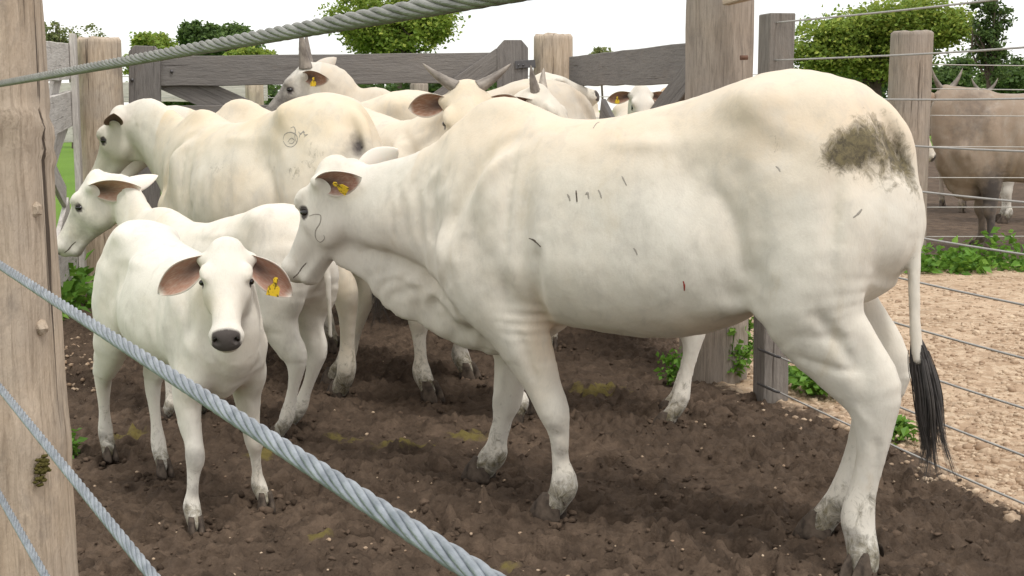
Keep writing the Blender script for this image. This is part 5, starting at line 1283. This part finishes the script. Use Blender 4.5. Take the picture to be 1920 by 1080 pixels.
# calf looking at the camera
r2, b2, h2 = herd('white calf facing the camera, with a tagged ear, in front on the left', 'calf', (-1.36, 4.72), -54, 0.65, (424, 446, 3.95), 46, -80, eye_s=0.38, eye_l=0.090, name='calf', res=0.0085, coat=C_CALF, trunk_scale=(0.65, 0.59, 0.65), depth=0.84, slim=1.02, head=0.345, switch=None,
     feet=[(0.03, 0.085), (0.15, -0.055), (0.12, -0.035), (-0.22, 0.05)], knees=[0.02, 0.03, 0, 0], toes=[-10, -15, 0, 0], ears=[((0.0, -0.62, 0.78), (1.0, -0.05, 0.10)), ((0.0, -0.52, 0.84), (1.0, -0.05, 0.10))], ear_scale=1.0,
     ear_tags=(1, 0), mouth=True, tag_lean=0.25, muzzle=1.0, neck=0.95, dewlap=0.75, seed=2.0, warm=0.0, hump=0.9, ribs=0.001,
     pig=[((0.80, -0.12, 0.235), (0.06, 0.06, 0.035), 0.5), ((0.71, 0.15, 0.235), (0.06, 0.06, 0.03), 0.45), ((0.02, -0.04, 0.52), (0.04, 0.06, 0.09), 0.22), ((0.85, -0.13, 0.12), (0.06, 0.06, 0.03), 0.5)],
     dirt=[((0.02, 0.0, 0.50), (0.06, 0.06, 0.06), 0.5)], cream=[((0.95, -0.15, 0.72), (0.12, 0.12, 0.05), 0.5)])
# calf behind it
herd('cream calf with a rusty poll and dark-lined ear, facing left behind the front calf', 'calf', (-0.80, 5.14), 147, 0.66, (176, 320, 5.85), 57, 174, name='calf', res=0.010, coat=C_CALF, trunk_scale=(0.66, 0.60, 0.66), depth=0.86, slim=0.98, head=0.385, switch=None,
     feet=[(0.02, 0), (-0.02, 0), (0.10, -0.02), (0.18, 0)], ears=[((-0.96, 0.02, 0.24), (-0.15, -0.45, 0.85)), ((-0.9, 0.15, 0.4), (0.1, -0.6, 0.5))], ear_scale=1.22, mouth=True, muzzle=0.75, dark_face=0.30, dewlap=0.8, seed=3.0, hump=1.25, warm=0.2, ribs=0.004,
     dirt=[((0.10, 0.16, 0.74), (0.06, 0.05, 0.05), 0.24)], neck=0.95)
calf_b = [o for o in bpy.data.objects if o.get('label', '').startswith('cream calf with a rusty')][0]
# cow with the brand on its hip
r4, b4, h4 = herd('big cream cow with a brand on its hip, facing away to the left', 'cow', (-0.72, 5.92), 136, 0.97, (222, 200, 7.15), 60, 158, res=0.013, ear_mat=E_DARK, seed=4.0, hump=1.15,
     feet=[(0, 0), (0.05, 0), (0.03, -0.10), (0.30, 0.0)], ears=[((-0.55, 0.20, 0.75), (-0.55, -0.1, 0.75)), ((-0.3, -0.1, 0.95), (0.7, -0.3, 0.2))], ear_data=EAR_SHORT, coat=C_CREAM, warm=0.8,
     cream=[((0.4, 0.2, 0.9), (0.35, 0.2, 0.2), 0.5), ((0.0, 0.1, 0.7), (0.25, 0.2, 0.5), 0.7), ((1.2, 0.15, 0.9), (0.2, 0.2, 0.3), 0.6)], pig=[((-0.07, 0.02, 1.10), (0.07, 0.075, 0.075), 1.1)],
     dirt=[((0.66, 0.27, 1.03), (0.09, 0.1, 0.04), 0.34), ((0.30, 0.25, 1.02), (0.05, 0.1, 0.03), 0.40), ((0.0, 0.16, 1.08), (0.06, 0.1, 0.08), 0.5), ((0.1, 0.22, 1.02), (0.08, 0.1, 0.04), 0.35)])
bv, rf = bvh_of(b4), surf_ray(r4)
for pts in ([(531, 262), (534, 252), (545, 248), (556, 254), (557, 266), (548, 275), (537, 273), (531, 264)], [(540, 266), (546, 259), (552, 263), (548, 269), (542, 268)], [(545, 240), (551, 238), (554, 246), (553, 258), (557, 268)],
            [(560, 247), (564, 252), (569, 246), (571, 253), (577, 252), (570, 257)], [(561, 258), (564, 250), (572, 248)]):
    ribbon(bv, rf, pts, 0.0026, MAT_BRAND, r4, None)
# horned cow turned to the camera
HP = lambda ln=0.17, r=0.026, b=0.25, m=MAT_HORN_PALE, o=0.85, u=0.25, bk=-0.45: [((bk, u, o), (-0.6, 0.4, -0.1), ln, r, b, m)] * 2
herd('white cow with spread grey horns looking over the front cow towards the camera', 'cow', (-1.08, 7.02), -48, 0.98, (876, 152, 5.98), 58, -87, eye_s=0.36, eye_l=0.087, res=0.012, head=0.50, coat=C_CREAM, ear_mat=E_BROWN, seed=5.0,
     feet=[(0.03, 0.07), (0.27, -0.10), (0, 0), (-0.05, 0)], horns=HP(0.19, 0.030, 0.15, MAT_HORN, 0.85, 0.0, -0.50), ears=[((-0.1, -0.15, 0.9), (0.9, -0.1, 0.1)), ((-0.1, -0.12, 0.9), (0.9, -0.1, 0.1))], ear_data=EAR_SHORT, hump=0.9, muzzle=0.8,
     pig=[((1.32, -0.2, 0.16), (0.06, 0.08, 0.04), 0.6), ((1.08, 0.2, 0.16), (0.05, 0.08, 0.05), 0.5)])
# the cows further back in the pen
herd('cream cow half hidden in the crush, only its rounded hump and hip showing', 'cow', (-0.41, 7.95), 180, 1.0, (268, 212, 8.0), 55, 178, res=0.017, coat=C_CREAM, seed=6.0, hump=1.35)
herd('grey-faced cow with one tall upright horn beside the gate', 'cow', (0.37, 8.62), 176, 1.06, (573, 116, 8.72), 46, 178, res=0.015, coat=C_GREYW, ear_mat=E_BROWN, head=0.47, dark_face=0.62, mouth=True, muzzle=0.95, seed=7.0, hump=1.3,
     horns=[((-0.62, 0.78, 0.12), (-0.4, 0.2, 0.2), 0.25, 0.046, 0.06, MAT_HORN), ((-0.62, 0.78, 0.10), (-0.4, 0.2, 0.2), 0.24, 0.036, 0.06, MAT_HORN)], ears=[((-0.75, -0.10, 0.65), (-0.45, -0.2, 0.8)), ((-0.75, 0.62, 0.45), (0.3, -0.3, 0.7))], ear_tags=(1, 0))
herd('horned white cow with a dark ear, looking right over the front cow', 'cow', (0.07, 8.05), -88, 0.86, (1013, 158, 6.6), 50, -22, res=0.013, coat=C_CREAM, ear_mat=E_BROWN, head=0.44, seed=8.0, muzzle=0.8, hump=1.0,
     horns=[((-0.75, 0.35, 0.35), (-0.2, 0.6, 0.3), 0.13, 0.026, 0.12, MAT_HORN_PALE), ((-0.80, 0.45, 0.25), (-0.3, 0.4, -0.3), 0.13, 0.027, 0.12, MAT_HORN)], ears=[((-0.5, -0.1, 0.85), (0.5, -0.5, 0.4)), ((-0.75, -0.02, 0.65), (0.0, -0.5, 0.8))])
herd('cream polled cow lifting its dark nose in front of the slanting gate', 'cow', (-1.36, 9.18), 0, 0.92, (1018, 136, 9.15), 17, -6, res=0.016, coat=C_CREAM, head=0.40, muzzle=1.3, seed=9.0, hump=0.8, warm=0.9, ear_mat=E_PINK)
# calf hidden behind the front cow, only its legs show
herd('white calf behind the front cow, only its legs showing under the belly', 'calf', (0.69, 5.46), 174, 0.80, (800, 385, 5.6), 58, 174, name='calf', res=0.014, coat=C_CALF, depth=0.8, slim=0.95, head=0.36, switch=None, feet=[(-0.20, 0), (-0.28, 0), (0.03, 0.0), (0.02, 0)], seed=10.0, warm=0.0, dewlap=0.6)
# beyond the slanting gate
herd('white cow facing the camera beyond the slanting gate, brown ears spread', 'cow', (1.13, 12.65), -92, 0.98, (1203, 160, 11.0), 60, -84, res=0.018, coat=C_GREYW, ear_mat=E_BROWN, seed=11.0, ear_tags=(0, 1), ears=[((-0.1, -0.15, 0.95), (0.9, -0.1, 0.1)), ((-0.1, -0.15, 0.95), (0.9, -0.1, 0.1))], group='cattle in the pens beyond')
herd('tan young cow beside the white one beyond the slanting gate', 'cow', (1.62, 13.9), -100, 0.90, (1250, 165, 12.4), 55, -110, res=0.02, coat=C_TAN, ear_mat=E_BROWN, seed=12.0, group='cattle in the pens beyond')
herd('pale cow standing furthest back beyond the slanting gate, mostly hidden', 'cow', (1.9, 15.4), 182, 0.98, (1090, 180, 15.4), 55, 180, res=0.022, coat=C_GREYW, seed=13.0, group='cattle in the pens beyond')
# far pen on the right
herd('brown-grey bull standing side-on in the far right pen, head turned away', 'cow', (5.55, 12.05), 178, 1.2, (1772, 160, 12.15), 50, 110, trunk_scale=(1.2, 1.0, 1.13), depth=1.06, res=0.015, coat=C_BROWN, ear_mat=E_DARK, head=0.48, seed=14.0, hump=0.9, dark_face=0.4, warm=0.2, dewlap=1.2, muzzle=1.0, neck=1.05,
     horns=[((-0.6, 0.35, 0.8), (-0.5, 0.6, -0.3), 0.22, 0.03, 0.3, MAT_HORN)] * 2, pig=[((1.26, 0.15, 0.55), (0.15, 0.25, 0.28), 0.85), ((1.45, 0.0, 1.2), (0.25, 0.4, 0.4), 0.45), ((1.25, 0.1, 0.2), (0.15, 0.3, 0.30), 0.85)], cream=[], ears=[((-0.1, 0.1, 0.95), (0.6, -0.4, 0.1))] * 2, group='cattle in the pens beyond')
herd('brown horned cow at the back of the far right pen', 'cow', (5.95, 18.0), -95, 1.0, (1846, 168, 16.4), 60, -100, res=0.02, coat=C_BROWN, ear_mat=E_DARK, seed=15.0, horns=HP(0.20, 0.03, 0.3, MAT_HORN, 0.75, 0.2, -0.6), group='cattle in the pens beyond')
herd('greyish young cow peeking out behind the stout post of the far pen', 'cow', (2.55, 11.95), 8, 0.80, (1722, 212, 11.85), 64, -12, res=0.016, coat=C_GREYW, ear_mat=E_DARK, head=0.42, seed=16.0, muzzle=1.0, dark_face=0.25, group='cattle in the pens beyond')
herd('pale cow glimpsed past the brown bull at the right edge', 'cow', (6.75, 15.3), 172, 1.0, (1895, 178, 15.4), 50, 170, res=0.02, coat=C_GREYW, ear_mat=E_DARK, seed=17.0, group='cattle in the pens beyond')

# clods heaped round the hooves that sink into the mud
bpy.context.view_layer.update()
rng = np.random.default_rng(77); hp = []
for o in list(bpy.data.objects):
    if o.name.startswith('hoof') and o.matrix_world.translation.y < 7.5:
        w = o.matrix_world.translation
        for i in range(26):
            a = rng.uniform(0, 6.28); r_ = rng.uniform(0.045, 0.10); x, y = w.x + r_ * math.cos(a), w.y + r_ * math.sin(a); q = rng.uniform(0.006, 0.017)
            hp.append((x, y, float(ground_z(np.array([x]), np.array([y]))[0]) + q * 0.3, q))
tag(rocks('hoof_clods', hp, MAT_CLOD, 19, (0.5, 0.9)), 'clods of mud heaped round the sunken hooves', 'mud', kind='stuff')
